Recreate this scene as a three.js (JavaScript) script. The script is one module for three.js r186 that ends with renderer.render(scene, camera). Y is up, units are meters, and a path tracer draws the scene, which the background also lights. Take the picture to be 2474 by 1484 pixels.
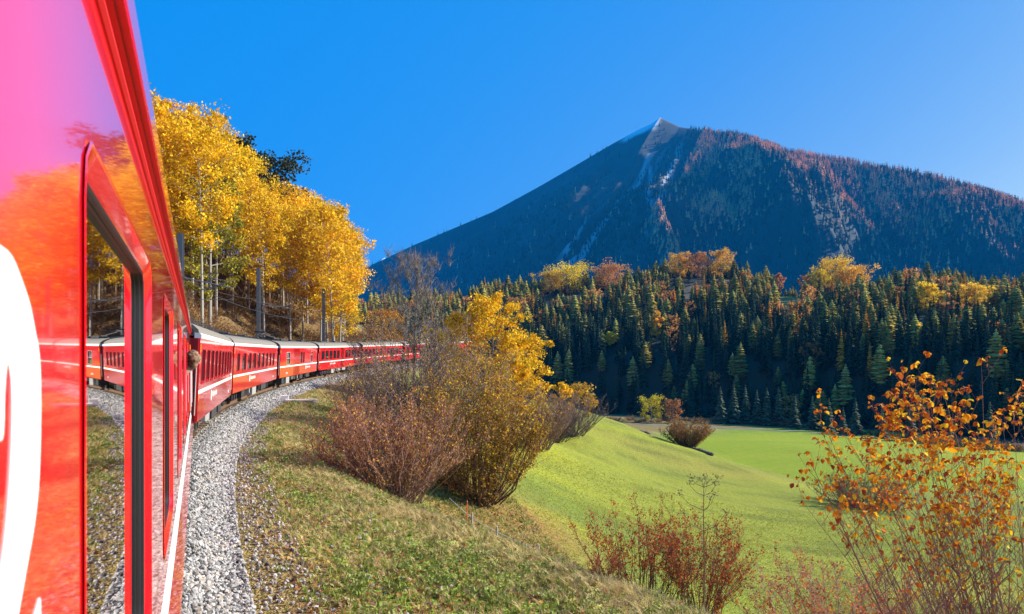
import * as THREE from 'three';
import { mergeGeometries, mergeVertices } from 'three/addons/utils/BufferGeometryUtils.js';
import { RoundedBoxGeometry } from 'three/addons/geometries/RoundedBoxGeometry.js';
import { MarchingCubes } from 'three/addons/objects/MarchingCubes.js';
import { FontLoader } from 'three/addons/loaders/FontLoader.js';
import { TextGeometry } from 'three/addons/geometries/TextGeometry.js';

// ---------------------------------------------------------------- camera, sky, sun, exposure
const scene = new THREE.Scene();
const F = 683, HZ = 366, EYE = 2.35;                       // focal length in pixels of the 1024 px frame, horizon row, eye height over the rail
const camera = new THREE.PerspectiveCamera(2 * Math.atan(307 / F) * 180 / Math.PI, 1024 / 614, 0.05, 12000);
camera.position.set(0, EYE, 0);
camera.setViewOffset(1024, 614, 0, -(HZ - 307), 1024, 614);
camera.focus = 30; camera.userData.fStop = 6.3;
const renderer = new THREE.WebGLRenderer({ antialias: true });
renderer.toneMapping = THREE.LinearToneMapping;
const EXPO = 2.3;
renderer.toneMappingExposure = EXPO;
renderer.shadowMap.enabled = true;
const SUN_AZ = 75 * Math.PI / 180, SUN_EL = 28 * Math.PI / 180;
const sunDir = new THREE.Vector3(Math.sin(SUN_AZ) * Math.cos(SUN_EL), Math.sin(SUN_EL), -Math.cos(SUN_AZ) * Math.cos(SUN_EL));
const sun = new THREE.DirectionalLight(new THREE.Color().setRGB(1, 0.93, 0.8), 5);
sun.name = 'sun';
sun.position.copy(sunDir).multiplyScalar(300); sun.target.position.set(0, 0, 0);
sun.castShadow = true; sun.shadow.mapSize.set(4096, 4096); sun.shadow.radius = 1;
Object.assign(sun.shadow.camera, { left: -300, right: 300, top: 300, bottom: -300, near: 1, far: 900 });
scene.add(sun, sun.target);
{ // clear autumn sky: deep blue overhead, paler low down and towards the sun
  const W = 1024, H = 512, data = new Float32Array(W * H * 4);
  const mixc = (a, b, t) => a.map((v, i) => v + (b[i] - v) * t);
  for (let j = 0; j < H; j++) {
    const el = (j + .5) / H * Math.PI - Math.PI / 2;
    for (let i = 0; i < W; i++) {
      const az = (i + .5) / W * 2 * Math.PI - Math.PI;     // direction: x = cos(az) cos(el), z = sin(az) cos(el)
      const x = Math.cos(az) * Math.cos(el), y = Math.sin(el), z = Math.sin(az) * Math.cos(el);
      const cs = Math.max(-1, Math.min(1, x * sunDir.x + y * sunDir.y + z * sunDir.z)), g = Math.acos(cs);
      let c = [0.0, 0.27, 0.86];
      const up = Math.max(0, y);
      c = mixc(c, [0.03, 0.34, 0.95], Math.exp(-up * 7) * .8);          // paler towards the horizon
      c = mixc(c, [0.62, 0.86, 1.0], Math.min(.95, 4.6 * Math.exp(-up * 6.2) * Math.exp(-((g / .80) ** 2)) + .8 * Math.exp(-((g / .38) ** 2)) + .22 * Math.exp(-g * 2.6) * Math.exp(-up * 3)));   // glow round the sun
      const o = (j * W + i) * 4;
      const dk = y < 0 ? Math.max(.35, 1 + y * 3) : 1;
      for (let k = 0; k < 3; k++) data[o + k] = c[k] * dk / EXPO;
      data[o + 3] = 1;
    }
  }
  const t = new THREE.DataTexture(data, W, H, THREE.RGBAFormat, THREE.FloatType);
  t.mapping = THREE.EquirectangularReflectionMapping; t.magFilter = t.minFilter = THREE.LinearFilter; t.needsUpdate = true;
  scene.background = t; scene.environment = t;
}
scene.fog = new THREE.FogExp2(new THREE.Color().setRGB(0.01, 0.38, 1.0), 0.00007);

// ---------------------------------------------------------------- small helpers
function rng(seed) { let a = seed >>> 0; return () => { a = a + 0x6D2B79F5 | 0; let t = Math.imul(a ^ a >>> 15, 1 | a); t = t + Math.imul(t ^ t >>> 7, 61 | t) ^ t; return ((t ^ t >>> 14) >>> 0) / 4294967296; }; }
const V = (x, y, z) => new THREE.Vector3(x, y, z), lerp = (a, b, t) => a + (b - a) * t, clamp = (x, a, b) => Math.min(b, Math.max(a, x));
const sstep = (a, b, x) => { const t = clamp((x - a) / (b - a), 0, 1); return t * t * (3 - 2 * t); };
const hash2 = (i, j, s) => { let h = Math.imul(i, 374761393) + Math.imul(j, 668265263) + Math.imul(s, 1274126177) | 0; h = Math.imul(h ^ h >>> 13, 1274126177); return ((h ^ h >>> 16) >>> 0) / 4294967296; };
function noise2(x, y, s = 0) { const i = Math.floor(x), j = Math.floor(y), u = x - i, v = y - j, a = u * u * (3 - 2 * u), b = v * v * (3 - 2 * v);
  return lerp(lerp(hash2(i, j, s), hash2(i + 1, j, s), a), lerp(hash2(i, j + 1, s), hash2(i + 1, j + 1, s), a), b) * 2 - 1; }
function fbm(x, y, o = 4, s = 0) { let r = 0, a = .5, f = 1; for (let k = 0; k < o; k++) { r += a * noise2(x * f, y * f, s + k * 17); a *= .5; f *= 2.03; } return r; }
const used = {};
function numbered(n) { if (!(n in used)) { used[n] = 0; return n; } used[n]++; return n + '_' + String(used[n]).padStart(3, '0'); }
function tag(o, label, category, group, kind) { if (label) o.userData.label = label; if (category) o.userData.category = category; if (group) o.userData.group = group; if (kind) o.userData.kind = kind; return o; }
function shadow(o) { o.castShadow = true; o.receiveShadow = true; return o; }
function thing(name, label, category, pos = [0, 0, 0], turn = 0, group) { const g = new THREE.Group(); g.name = numbered(name); g.position.set(...pos); g.rotation.y = turn; scene.add(g); return tag(g, label, category, group); }
function part(name, geo, mat, parent) { const m = shadow(new THREE.Mesh(geo, mat)); m.name = name; parent.add(m); return m; }
function single(name, geo, mat, label, category, group, kind) { const m = shadow(new THREE.Mesh(geo, mat)); m.name = numbered(name); scene.add(m); return tag(m, label, category, group, kind); }
function copyOf(proto, pos, turn, scale, label, group) { const c = proto.clone(); c.name = numbered(proto.userData.base || proto.name.replace(/_\d{3}$/, '')); c.userData = { ...proto.userData }; scene.add(c);
  c.position.set(...pos); c.rotation.y = turn; if (scale) c.scale.set(...(Array.isArray(scale) ? scale : [scale, scale, scale])); if (label) c.userData.label = label; if (group) c.userData.group = group; return c; }
const rgb = (r, g, b) => new THREE.Color().setRGB(r, g, b);
const std = (c, rough = .8, extra = {}) => new THREE.MeshStandardMaterial({ color: c, roughness: rough, ...extra });
// Triangle soup: leaves (two-triangle blades) and tapered tubes, with a colour per vertex
class Soup {
  constructor() { this.p = []; this.c = []; this.i = []; }
  vert(x, y, z, c) { this.p.push(x, y, z); this.c.push(c[0], c[1], c[2]); return this.p.length / 3 - 1; }
  leaf(x, y, z, s, r, c, ratio = .7, up = 0) {               // a rhombic leaf, turned at random
    let a = r() * 6.283, b = Math.acos(clamp(2 * r() - 1, -1, 1)), dx = Math.sin(b) * Math.cos(a), dy = Math.cos(b) - up, dz = Math.sin(b) * Math.sin(a);
    let ex = r() - .5, ey = r() - .5, ez = r() - .5, nx = dy * ez - dz * ey, ny = dz * ex - dx * ez, nz = dx * ey - dy * ex, l = Math.hypot(nx, ny, nz) || 1, m = Math.hypot(dx, dy, dz) || 1;
    dx *= s / m; dy *= s / m; dz *= s / m; nx *= s * ratio * .5 / l; ny *= s * ratio * .5 / l; nz *= s * ratio * .5 / l;
    const q = this.vert(x - dx * .5, y - dy * .5, z - dz * .5, c); this.vert(x + nx, y + ny, z + nz, c); this.vert(x + dx * .5, y + dy * .5, z + dz * .5, c); this.vert(x - nx, y - ny, z - nz, c);
    this.i.push(q, q + 1, q + 2, q, q + 2, q + 3);
  }
  tube(pts, radii, sides, c) {                               // pts: Vector3[]
    let prev = -1; const t = V(0, 0, 0), n = V(0, 0, 0), b = V(0, 0, 0);
    for (let k = 0; k < pts.length; k++) {
      t.copy(pts[Math.min(k + 1, pts.length - 1)]).sub(pts[Math.max(k - 1, 0)]).normalize();
      n.set(t.y, t.z, t.x).cross(t).normalize(); b.crossVectors(t, n);
      const q = this.p.length / 3;
      for (let s = 0; s < sides; s++) { const a = s / sides * 6.2832, r = radii[k]; this.vert(pts[k].x + (n.x * Math.cos(a) + b.x * Math.sin(a)) * r, pts[k].y + (n.y * Math.cos(a) + b.y * Math.sin(a)) * r, pts[k].z + (n.z * Math.cos(a) + b.z * Math.sin(a)) * r, c); }
      if (prev >= 0) for (let s = 0; s < sides; s++) { const s2 = (s + 1) % sides; this.i.push(prev + s, prev + s2, q + s, q + s, prev + s2, q + s2); }
      prev = q;
    }
  }
  geo() { const g = new THREE.BufferGeometry(); g.setAttribute('position', new THREE.Float32BufferAttribute(this.p, 3)); g.setAttribute('color', new THREE.Float32BufferAttribute(this.c, 3)); g.setIndex(this.i); return g; }
}
const leafMat = (extra = {}) => new THREE.MeshPhysicalMaterial({ color: rgb(1, 1, 1), vertexColors: true, roughness: .9, transmission: .35, thickness: 0, side: THREE.DoubleSide, specularIntensity: .3, ...extra });
const M = {
  leaf: leafMat(), bark: std(rgb(1, 1, 1), .95, { vertexColors: true }),
};

// ---------------------------------------------------------------- the line of the track: an arc that bends to the right and climbs
const TH = 24.7 * Math.PI / 180, cT = Math.cos(TH), sT = Math.sin(TH), RAD = 162.24, XC = RAD - .1226 - 1.52, ZC = 9.85;
const t2w = (X, Z) => [X * cT - Z * sT, -(X * sT + Z * cT)];                   // train frame -> world x, z
const climb = s => { const q = s + ZC; return q < 0 ? .0045 * q : .0045 * q + .00018 * q * q; };
function track(s, d) { const a = s / RAD; const [x, z] = t2w(XC - (RAD - d) * Math.cos(a), ZC + (RAD - d) * Math.sin(a)); return [x, z]; }
const heading = s => -TH + s / RAD;                                            // to the right of straight ahead
function toTrack(x, z) { const D = -z, X = x * cT + D * sT, Z = -x * sT + D * cT, dx = XC - X, dz = Z - ZC; return [Math.atan2(dz, dx) * RAD, RAD - Math.hypot(dx, dz)]; }

// ---------------------------------------------------------------- ground
const K = 1024 / 2473;
const gc = [[1300,1335,30],[1600,1440,28],[1900,1490,27],[2300,1500,26],[1500,1250,50],[2000,1300,48],[1300,1110,78],[1500,1110,85],[1800,1250,58],[2200,1262,62],[2473,1300,58],[1440,1005,150],[1575,1050,128],[1660,1078,107],[1720,1100,99],[1800,1132,94],[2000,1174,92],[2200,1198,92],[2473,1216,92],
  [1540,1010,262],[1700,1016,250],[1850,1027,235],[2000,1045,212],[2150,1066,192],[2473,1092,172],[950,1215,25],[1130,1130,38],[1290,1015,75],[1385,1018,85],[1180,1190,32],[1050,1330,22]].map(([a, b, D]) => [(a * K - 512) * D / F, D, EYE - (b * K - HZ) * D / F]);
gc.push(...[[2200,112,-17.4],[2473,112,-17.6],[2000,114,-17.2],[1800,118,-17.2],[1700,132,-17.2],[1660,145,-17.3],[1570,170,-17.4],[1750,170,-17.7],[2000,160,-18],[2300,150,-18.3]].map(([a, D, y]) => [(a * K - 512) * D / F, D, y]));
gc.push([-9, 60, -.6], [-14, 80, -.5], [-16, 100, .2], [0, 105, -3.5], [20, 5, -6.5], [40, 5, -8], [80, 20, -12], [10, -10, -4.5], [30, -20, -7], [110, 90, -17], [160, 120, -19], [160, 200, -20], [-20, 150, -4], [-20, 260, -14], [220, 160, -20], [-60, 300, -14]);
const TPS = (() => {                                                           // thin-plate surface through those surveyed heights
  const n = gc.length, S = 60, U = r2 => r2 < 1e-12 ? 0 : r2 * Math.log(r2), N = n + 3, A = [];
  for (let i = 0; i < N; i++) A.push(new Float64Array(N + 1));
  for (let i = 0; i < n; i++) { for (let j = 0; j < n; j++) A[i][j] = U(((gc[i][0] - gc[j][0]) ** 2 + (gc[i][1] - gc[j][1]) ** 2) / S / S) + (i === j ? .03 : 0);
    A[i][n] = A[n][i] = 1; A[i][n + 1] = A[n + 1][i] = gc[i][0] / S; A[i][n + 2] = A[n + 2][i] = gc[i][1] / S; A[i][N] = gc[i][2]; }
  for (let c = 0; c < N; c++) { let p = c; for (let r = c + 1; r < N; r++) if (Math.abs(A[r][c]) > Math.abs(A[p][c])) p = r; [A[c], A[p]] = [A[p], A[c]];
    for (let r = 0; r < N; r++) if (r !== c) { const f = A[r][c] / A[c][c]; if (f) for (let k = c; k <= N; k++) A[r][k] -= f * A[c][k]; } }
  const w = A.map((r, i) => r[N] / r[i]);
  return (x, D) => { let y = w[n] + w[n + 1] * x / S + w[n + 2] * D / S; for (let i = 0; i < n; i++) y += w[i] * U(((x - gc[i][0]) ** 2 + (D - gc[i][1]) ** 2) / S / S); return y; };
})();
const crestD = s => lerp(7.9, 4.3, sstep(-6, 14, s));                          // half-width of the bank top on the valley side
function groundY(x, z) {
  const D = -z, [s, d] = toTrack(x, z), sc = clamp(s, -60, 190), yt = climb(sc);
  let y;
  const bed = yt - .62;
  if (d > 0) {
    const c = crestD(sc);
    let e = bed - .12 * sstep(2.8, 4, d) - .07 * Math.max(0, d - 3.2) * (d < c ? 1 : 0) - .07 * (d >= c ? c - 3.2 : 0);
    if (d > c) e -= (d - c) * .62 - .55 * (1 - Math.exp(-(d - c) * .9)) * .62;
    let r = TPS(clamp(x, -60, 240), clamp(D, -30, 320)); if (s < 108) r = Math.min(r, bed - .3 - .06 * (d - 3) + 6 * sstep(7, 30, d));
    const k = .7, h = clamp(.5 + .5 * (e - r) / k, 0, 1);
    y = lerp(r, e, h) + k * h * (1 - h) * .5;
    const far = sstep(106, 126, s); if (far) y = lerp(y, r, far);
  } else {
    const q = -d, fall = 1 - sstep(108, 146, s), up = Math.max(0, q - 3.8);
    y = bed - .15 * sstep(2.8, 3.6, q) * (1 - sstep(4.2, 6, q)) + fall * (up * lerp(.60, .72, sstep(40, 58, s) * (1 - sstep(70, 92, s))) - 3 * sstep(70, 120, q)) + (1 - fall) * -12 * sstep(4, 60, q) + fall * fbm(x * .07, z * .07, 3, 5) * 2.2 * sstep(5, 14, q);
    if (y > 55) y = 55 + (y - 55) * .2;
    const far = sstep(122, 150, s); if (far) y = lerp(y, TPS(clamp(x, -60, 240), clamp(D, -30, 320)), far);
  }
  const rough = sstep(2.7, 4, Math.abs(d));
  y += rough * (fbm(x * .45, z * .45, 3, 1) * .13 + fbm(x * .09, z * .09, 2, 3) * .35 * sstep(6, 20, Math.abs(d)));
  return y;
}
const at = (dx, D) => [(dx * K - 512) * D / F, -D];                            // where the sight line at that column meets the distance D
const onGround = (dx, D, sink = 0) => { const [x, z] = at(dx, D); return [x, groundY(x, z) - sink, z]; };
// ---------------------------------------------------------------- textures (grain only)
function grain(size, fn, srgb = true) { const d = new Uint8Array(size * size * 4); for (let j = 0; j < size; j++) for (let i = 0; i < size; i++) { const c = fn(i / size, j / size, i, j), o = (j * size + i) * 4; d[o] = clamp(c[0], 0, 1) * 255; d[o + 1] = clamp(c[1], 0, 1) * 255; d[o + 2] = clamp(c[2], 0, 1) * 255; d[o + 3] = 255; }
  const t = new THREE.DataTexture(d, size, size); t.wrapS = t.wrapT = THREE.RepeatWrapping; t.magFilter = THREE.LinearFilter; t.minFilter = THREE.LinearMipmapLinearFilter; if (srgb) t.colorSpace = THREE.SRGBColorSpace; t.needsUpdate = true; return t; }
function tile(u, v, n, s) { const i = Math.floor(u * n), j = Math.floor(v * n), a = u * n - i, b = v * n - j, A = a * a * (3 - 2 * a), B = b * b * (3 - 2 * b), h = (x, y) => hash2((x % n + n) % n, (y % n + n) % n, s); return lerp(lerp(h(i, j), h(i + 1, j), A), lerp(h(i, j + 1), h(i + 1, j + 1), A), B); }
const turfTex = grain(512, (u, v) => { const n = .12 * tile(u, v, 17, 1) + .36 * tile(u, v, 71, 2) + .52 * tile(u, v, 190, 3); const w = tile(u, v, 60, 8); const b = .52 + .75 * (n - .25); return [b * (.96 + .1 * w), b, b * (.86 + .2 * tile(u, v, 40, 4))]; });
const turfBump = grain(512, (u, v) => { const n = .4 * tile(u, v, 60, 1) + .6 * tile(u, v, 220, 3); return [n, n, n]; }, false);

// ---------------------------------------------------------------- ground: one sheet, fine where it is near
function axis(a, b, fine0, fine1, step, grow) { const out = [fine0]; let s = step; while (out[out.length - 1] < fine1) out.push(out[out.length - 1] + step); while (out[out.length - 1] < b) { s *= grow; out.push(Math.min(b, out[out.length - 1] + s)); } s = step; while (out[0] > a) { s *= grow; out.unshift(Math.max(a, out[0] - s)); } return out; }
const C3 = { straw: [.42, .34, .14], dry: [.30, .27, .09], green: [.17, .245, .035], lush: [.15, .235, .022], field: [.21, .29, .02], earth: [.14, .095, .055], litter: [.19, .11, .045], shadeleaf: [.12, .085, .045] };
const mix3 = (a, b, t) => [lerp(a[0], b[0], t), lerp(a[1], b[1], t), lerp(a[2], b[2], t)];
function groundColour(x, z) {
  const D = -z, [s, d] = toTrack(x, z), big = fbm(x * .05, z * .05, 3, 11), mid = fbm(x * .3, z * .3, 3, 21), small = fbm(x * 1.3, z * 1.3, 3, 31);
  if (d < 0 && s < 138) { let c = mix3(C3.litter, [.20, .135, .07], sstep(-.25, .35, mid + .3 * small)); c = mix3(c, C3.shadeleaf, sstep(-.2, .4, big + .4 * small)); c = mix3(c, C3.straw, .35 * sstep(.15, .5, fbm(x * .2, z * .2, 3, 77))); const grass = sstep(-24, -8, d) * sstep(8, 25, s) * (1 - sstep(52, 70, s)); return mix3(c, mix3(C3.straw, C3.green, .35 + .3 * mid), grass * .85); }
  const c = crestD(s);
  let slope = mix3(C3.dry, C3.green, sstep(-.6, .15, mid + .4 * small + .25 * sstep(10, 30, s))); slope = mix3(slope, C3.litter, sstep(.15, .55, big + .5 * small) * .5 * (1 - sstep(20, 34, s)));
  const edge = sstep(4.3, 2.9, d + .6 * mid); slope = mix3(slope, mix3(mix3(C3.earth, C3.litter, .5 + .5 * mid), C3.straw, .25), edge * .9);
  const crest = Math.exp(-(((d - c + .3) / .9) ** 2)); slope = mix3(slope, C3.straw, crest * .75 * (.6 + small));
  let mead = mix3([.235, .26, .04], [.155, .205, .04], sstep(-.4, .4, big + .5 * mid)); mead = mix3(mead, [.30, .26, .06], sstep(0, .5, fbm(x * .035, z * .09, 3, 41)) * .55);
  mead = mix3(mead, [.145, .165, .035], .8 * sstep(-.05, .4, fbm(x * .16 + z * .05, z * .34, 4, 43) + .35 * small)); mead = mix3(mead, [.30, .33, .03], .6 * sstep(.1, .45, fbm(x * .05, z * .14, 3, 47)));
  const isField = sstep(-16.2, -16.9, groundY(x, z)) * sstep(95, 115, D);
  mead = mix3(mead, mix3(C3.field, [.28, .315, .035], clamp(.4 + .9 * fbm(x * .015 - z * .01, z * .16, 3, 51), 0, 1)), isField);
  if (D > 100) mead = mix3(mead, [.24, .2, .06], .5 * sstep(-13, -15.5, groundY(x, z)) * (1 - isField));
  const fall = d - c, m = sstep(7, 13, fall + mid * 3), foot = sstep(3, 7, fall) * (1 - sstep(9, 15, fall)) * sstep(-.2, .4, mid + small) * sstep(14, 24, D) * (1 - sstep(40, 60, D));
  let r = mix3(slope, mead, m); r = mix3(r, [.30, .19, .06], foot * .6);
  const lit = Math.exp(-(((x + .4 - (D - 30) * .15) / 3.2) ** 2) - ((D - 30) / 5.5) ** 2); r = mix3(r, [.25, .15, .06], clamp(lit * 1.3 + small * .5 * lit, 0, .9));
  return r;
}
{
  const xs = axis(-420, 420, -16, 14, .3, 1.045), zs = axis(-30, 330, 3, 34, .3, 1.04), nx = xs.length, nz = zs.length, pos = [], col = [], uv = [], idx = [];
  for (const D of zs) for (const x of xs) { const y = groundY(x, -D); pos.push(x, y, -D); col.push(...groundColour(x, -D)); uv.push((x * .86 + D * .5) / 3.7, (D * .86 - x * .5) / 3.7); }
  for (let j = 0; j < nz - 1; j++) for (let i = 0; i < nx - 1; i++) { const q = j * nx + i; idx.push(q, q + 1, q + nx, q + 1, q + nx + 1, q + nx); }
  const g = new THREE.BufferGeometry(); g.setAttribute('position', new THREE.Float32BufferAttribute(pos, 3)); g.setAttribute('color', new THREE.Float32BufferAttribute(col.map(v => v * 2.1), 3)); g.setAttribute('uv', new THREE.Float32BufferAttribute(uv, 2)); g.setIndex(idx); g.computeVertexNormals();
  const m = std(rgb(1, 1, 1), .95, { vertexColors: true, map: turfTex, bumpMap: turfBump, bumpScale: .05 }); m.specularIntensity = .2;
  single('ground', g, m, 'grassy valley ground with the railway bank and the bright meadow below it', 'ground', null, 'structure');
}
// ballast bed: a raised strip along the line, then loose stones on it
const bedY = (s, d) => { const a = Math.abs(d); return climb(s) - .24 - .40 * sstep(1.3, 2.25, a) + .02 * fbm(s * 1.1, d * 1.3, 2, 61); };
{
  const pos = [], uv = [], idx = [], ns = 230, nd = 26;
  for (let i = 0; i <= ns; i++) { const s = lerp(-16, 126, i / ns); for (let j = 0; j <= nd; j++) { const d = lerp(-2.6, 2.6, j / nd), [x, z] = track(s, d); pos.push(x, bedY(s, d) - (j === 0 || j === nd ? .15 : .012), z); uv.push(s / 1.2, d / 1.2); } }
  for (let i = 0; i < ns; i++) for (let j = 0; j < nd; j++) { const q = i * (nd + 1) + j; idx.push(q, q + 1, q + nd + 1, q + 1, q + nd + 2, q + nd + 1); }
  const g = new THREE.BufferGeometry(); g.setAttribute('position', new THREE.Float32BufferAttribute(pos, 3)); g.setAttribute('uv', new THREE.Float32BufferAttribute(uv, 2)); g.setIndex(idx); g.computeVertexNormals();
  const tx = grain(512, (u, v) => { const a = tile(u, v, 26, 1), b = tile(u, v, 70, 2), c = tile(u, v, 150, 3), n = sstep(.28, .6, .5 * a + .3 * b + .2 * c); const k = .22 + .5 * n + .16 * (c - .5); return [k, k * .98, k * .95]; });
  single('ballast_bed', g, std(rgb(.75, .75, .75), .95, { map: tx, bumpMap: tx, bumpScale: .04 }), 'raised bed of grey track ballast curving under the train', 'ballast', null, 'structure');
  // loose stones
  const r = rng(7), geos = [0, 1, 2].map(k => { const g = new THREE.IcosahedronGeometry(1, 0), p = g.attributes.position, q = rng(k + 90), seen = {}; for (let i = 0; i < p.count; i++) { const key = [p.getX(i), p.getY(i), p.getZ(i)].map(v => v.toFixed(2)).join(); seen[key] ??= [.7 + .6 * q(), .5 + .5 * q(), .7 + .6 * q()]; const e = seen[key]; p.setXYZ(i, p.getX(i) * e[0], p.getY(i) * e[1], p.getZ(i) * e[2]); } g.deleteAttribute('normal'); g.deleteAttribute('uv'); return g; });
  const spots = [[], [], []];
  const put = (s0, s1, d0, d1, n, a, b) => { for (let i = 0; i < n; i++) { const s = lerp(s0, s1, r()), d = lerp(d0, d1, r()); spots[i % 3].push([s, d, lerp(a, b, r() * r())]); } };
  put(-11, 6, .7, 2.25, 20000, .021, .05); put(6, 20, .7, 2.25, 10000, .028, .055); put(20, 48, .7, 2.45, 8500, .045, .08); put(48, 110, .8, 2.45, 6000, .07, .12);
  put(-11, 30, 2.3, 3.1, 3000, .018, .045); put(-8, 14, 2.9, 5.0, 900, .018, .04);
  const mm = new THREE.Matrix4(), q = new THREE.Quaternion(), e = new THREE.Euler(), cc = new THREE.Color();
  spots.forEach((list, k) => {
    const im = new THREE.InstancedMesh(geos[k], std(rgb(1, 1, 1), .9), list.length);
    list.forEach(([s, d, z], i) => { const [x, zz] = track(s, d), y = d < 2.55 ? Math.max(bedY(s, d), groundY(x, zz)) : groundY(x, zz); e.set(r() * 6, r() * 6, r() * 6); q.setFromEuler(e); mm.compose(V(x, y + z * (.1 + .5 * r()), zz), q, V(z, z, z)); im.setMatrixAt(i, mm);
      const t = r(), v = t < .16 ? .07 : .15 + .32 * r(); im.setColorAt(i, cc.setRGB(v * (t > .88 ? 1.12 : 1.02), v * (t > .88 ? .93 : .98), v * (t > .88 ? .74 : .95))); });
    shadow(im); im.name = numbered('ballast_stones'); scene.add(im); tag(im, ['loose light grey crushed ballast stones beside the red train', 'darker mixed crushed ballast stones scattered along the shoulder', 'rounder pale ballast stones lying between the others'][k], 'ballast', 'crushed stones of the track bed', 'stuff');
  });
}
{ // the track: two rails and its sleepers
  const t = thing('railway_track', 'rusty narrow gauge track under the red train on the curve', 'railway track');
  const railMat = std(rgb(.17, .10, .06), .6, { metalness: .3 }), shape = [[-.06, 0], [.06, 0], [.06, .02], [.015, .04], [.015, .11], [.035, .12], [.035, .15], [-.035, .15], [-.035, .12], [-.015, .11], [-.015, .04], [-.06, .02]];
  for (const side of [-.535, .535]) { const pos = [], idx = [], n = 120; for (let i = 0; i <= n; i++) { const s = lerp(-14, 125, i / n); for (const [a, b] of shape) { const [x, z] = track(s, side + a); pos.push(x, climb(s) - .15 + b, z); } }
    for (let i = 0; i < n; i++) for (let k = 0; k < 12; k++) { const a = i * 12 + k, b = i * 12 + (k + 1) % 12; idx.push(a, b, a + 12, b, b + 12, a + 12); }
    const g = new THREE.BufferGeometry(); g.setAttribute('position', new THREE.Float32BufferAttribute(pos, 3)); g.setIndex(idx); part('rail', g, railMat, t); }
  const sg = new RoundedBoxGeometry(1.8, .16, .24, 1, .02), sm = std(rgb(.16, .11, .07), .9);
  for (let s = -9; s < 124; s += .68) { const m = part('sleeper', sg, sm, t), [x, z] = track(s, 0); m.position.set(x, climb(s) - .235, z); m.rotation.y = -heading(s); }
}

// ---------------------------------------------------------------- the train
const red = new THREE.MeshPhysicalMaterial({ color: rgb(.70, .006, .013), roughness: .3, clearcoat: 1, clearcoatRoughness: .06 });
const redNear = new THREE.MeshPhysicalMaterial({ color: rgb(.92, .006, .016), roughness: .15, ior: 1.6, clearcoat: 1, clearcoatRoughness: .03, bumpMap: grain(256, (u, v) => { const n = tile(u, v, 5, 3) * .6 + tile(u, v, 11, 4) * .4; return [n, n, n]; }, false), bumpScale: .0012 });
const darkRed = std(rgb(.28, .004, .008), .5), white = std(rgb(.8, .8, .78), .4), roofGrey = std(rgb(.185, .165, .14), .9), black = std(rgb(.012, .011, .014), .5), redMatt = std(rgb(.62, .006, .012), .65), iron = std(rgb(.06, .06, .065), .6, { metalness: .4 }), alu = std(rgb(.55, .55, .55), .4, { metalness: .5 });
const glass = new THREE.MeshPhysicalMaterial({ color: rgb(.02, .02, .022), roughness: .04, clearcoat: 1, clearcoatRoughness: .0, ior: 1.7 });
const glassNear = new THREE.MeshPhysicalMaterial({ color: rgb(.62, .60, .58), metalness: 1, roughness: .012 });
const inside = std(rgb(.03, .025, .022), .9), orange = std(rgb(.8, .33, .02), .5);
const font = await new FontLoader().loadAsync('fonts/droid/droid_sans_bold.typeface.json');
const toSide = g => g.rotateY(Math.PI / 2);                                    // drawn in (along, up), extruded outwards: x -> forward (-z), z -> +x
function plate(pts, holes, depth, bevel = 0, seg = 4) { const s = new THREE.Shape(pts.map(p => new THREE.Vector2(...p))); for (const h of holes) s.holes.push(h); return new THREE.ExtrudeGeometry(s, { depth, bevelEnabled: bevel > 0, bevelThickness: bevel, bevelSize: bevel, bevelSegments: 1, curveSegments: seg }); }
function rrect(C, a0, a1, b0, b1, r) { const p = new C(); p.moveTo(a0 + r, b0); p.lineTo(a1 - r, b0); p.absarc(a1 - r, b0 + r, r, -Math.PI / 2, 0, false); p.lineTo(a1, b1 - r); p.absarc(a1 - r, b1 - r, r, 0, Math.PI / 2, false); p.lineTo(a0 + r, b1); p.absarc(a0 + r, b1 - r, r, Math.PI / 2, Math.PI, false); p.lineTo(a0, b0 + r); p.absarc(a0 + r, b0 + r, r, Math.PI, Math.PI * 1.5, false); return p; }
const box = (w, h, d, x, y, z) => new THREE.BoxGeometry(w, h, d).translate(x, y, z);
function ring(a0, a1, b0, b1, r, w, x, depth, bevel = .003) { const s = rrect(THREE.Shape, a0 - w, a1 + w, b0 - w, b1 + w, r + w); s.holes.push(rrect(THREE.Path, a0, a1, b0, b1, r)); return toSide(new THREE.ExtrudeGeometry(s, { depth, bevelEnabled: true, bevelThickness: bevel, bevelSize: bevel, bevelSegments: 1, curveSegments: 5 })).translate(x, 0, 0); }
function alongExtrude(pts, L) { const s = new THREE.Shape(pts.map(p => new THREE.Vector2(...p))); return new THREE.ExtrudeGeometry(s, { depth: L, bevelEnabled: false }).translate(0, 0, -L / 2); }
const SIDE = 1.35;
function lettering(txt, size, a, y, x) { const h = new TextGeometry(txt, { font, size, depth: .006, curveSegments: 2 }); h.rotateY(Math.PI / 2); h.translate(x, y, -a); return h; }
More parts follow.
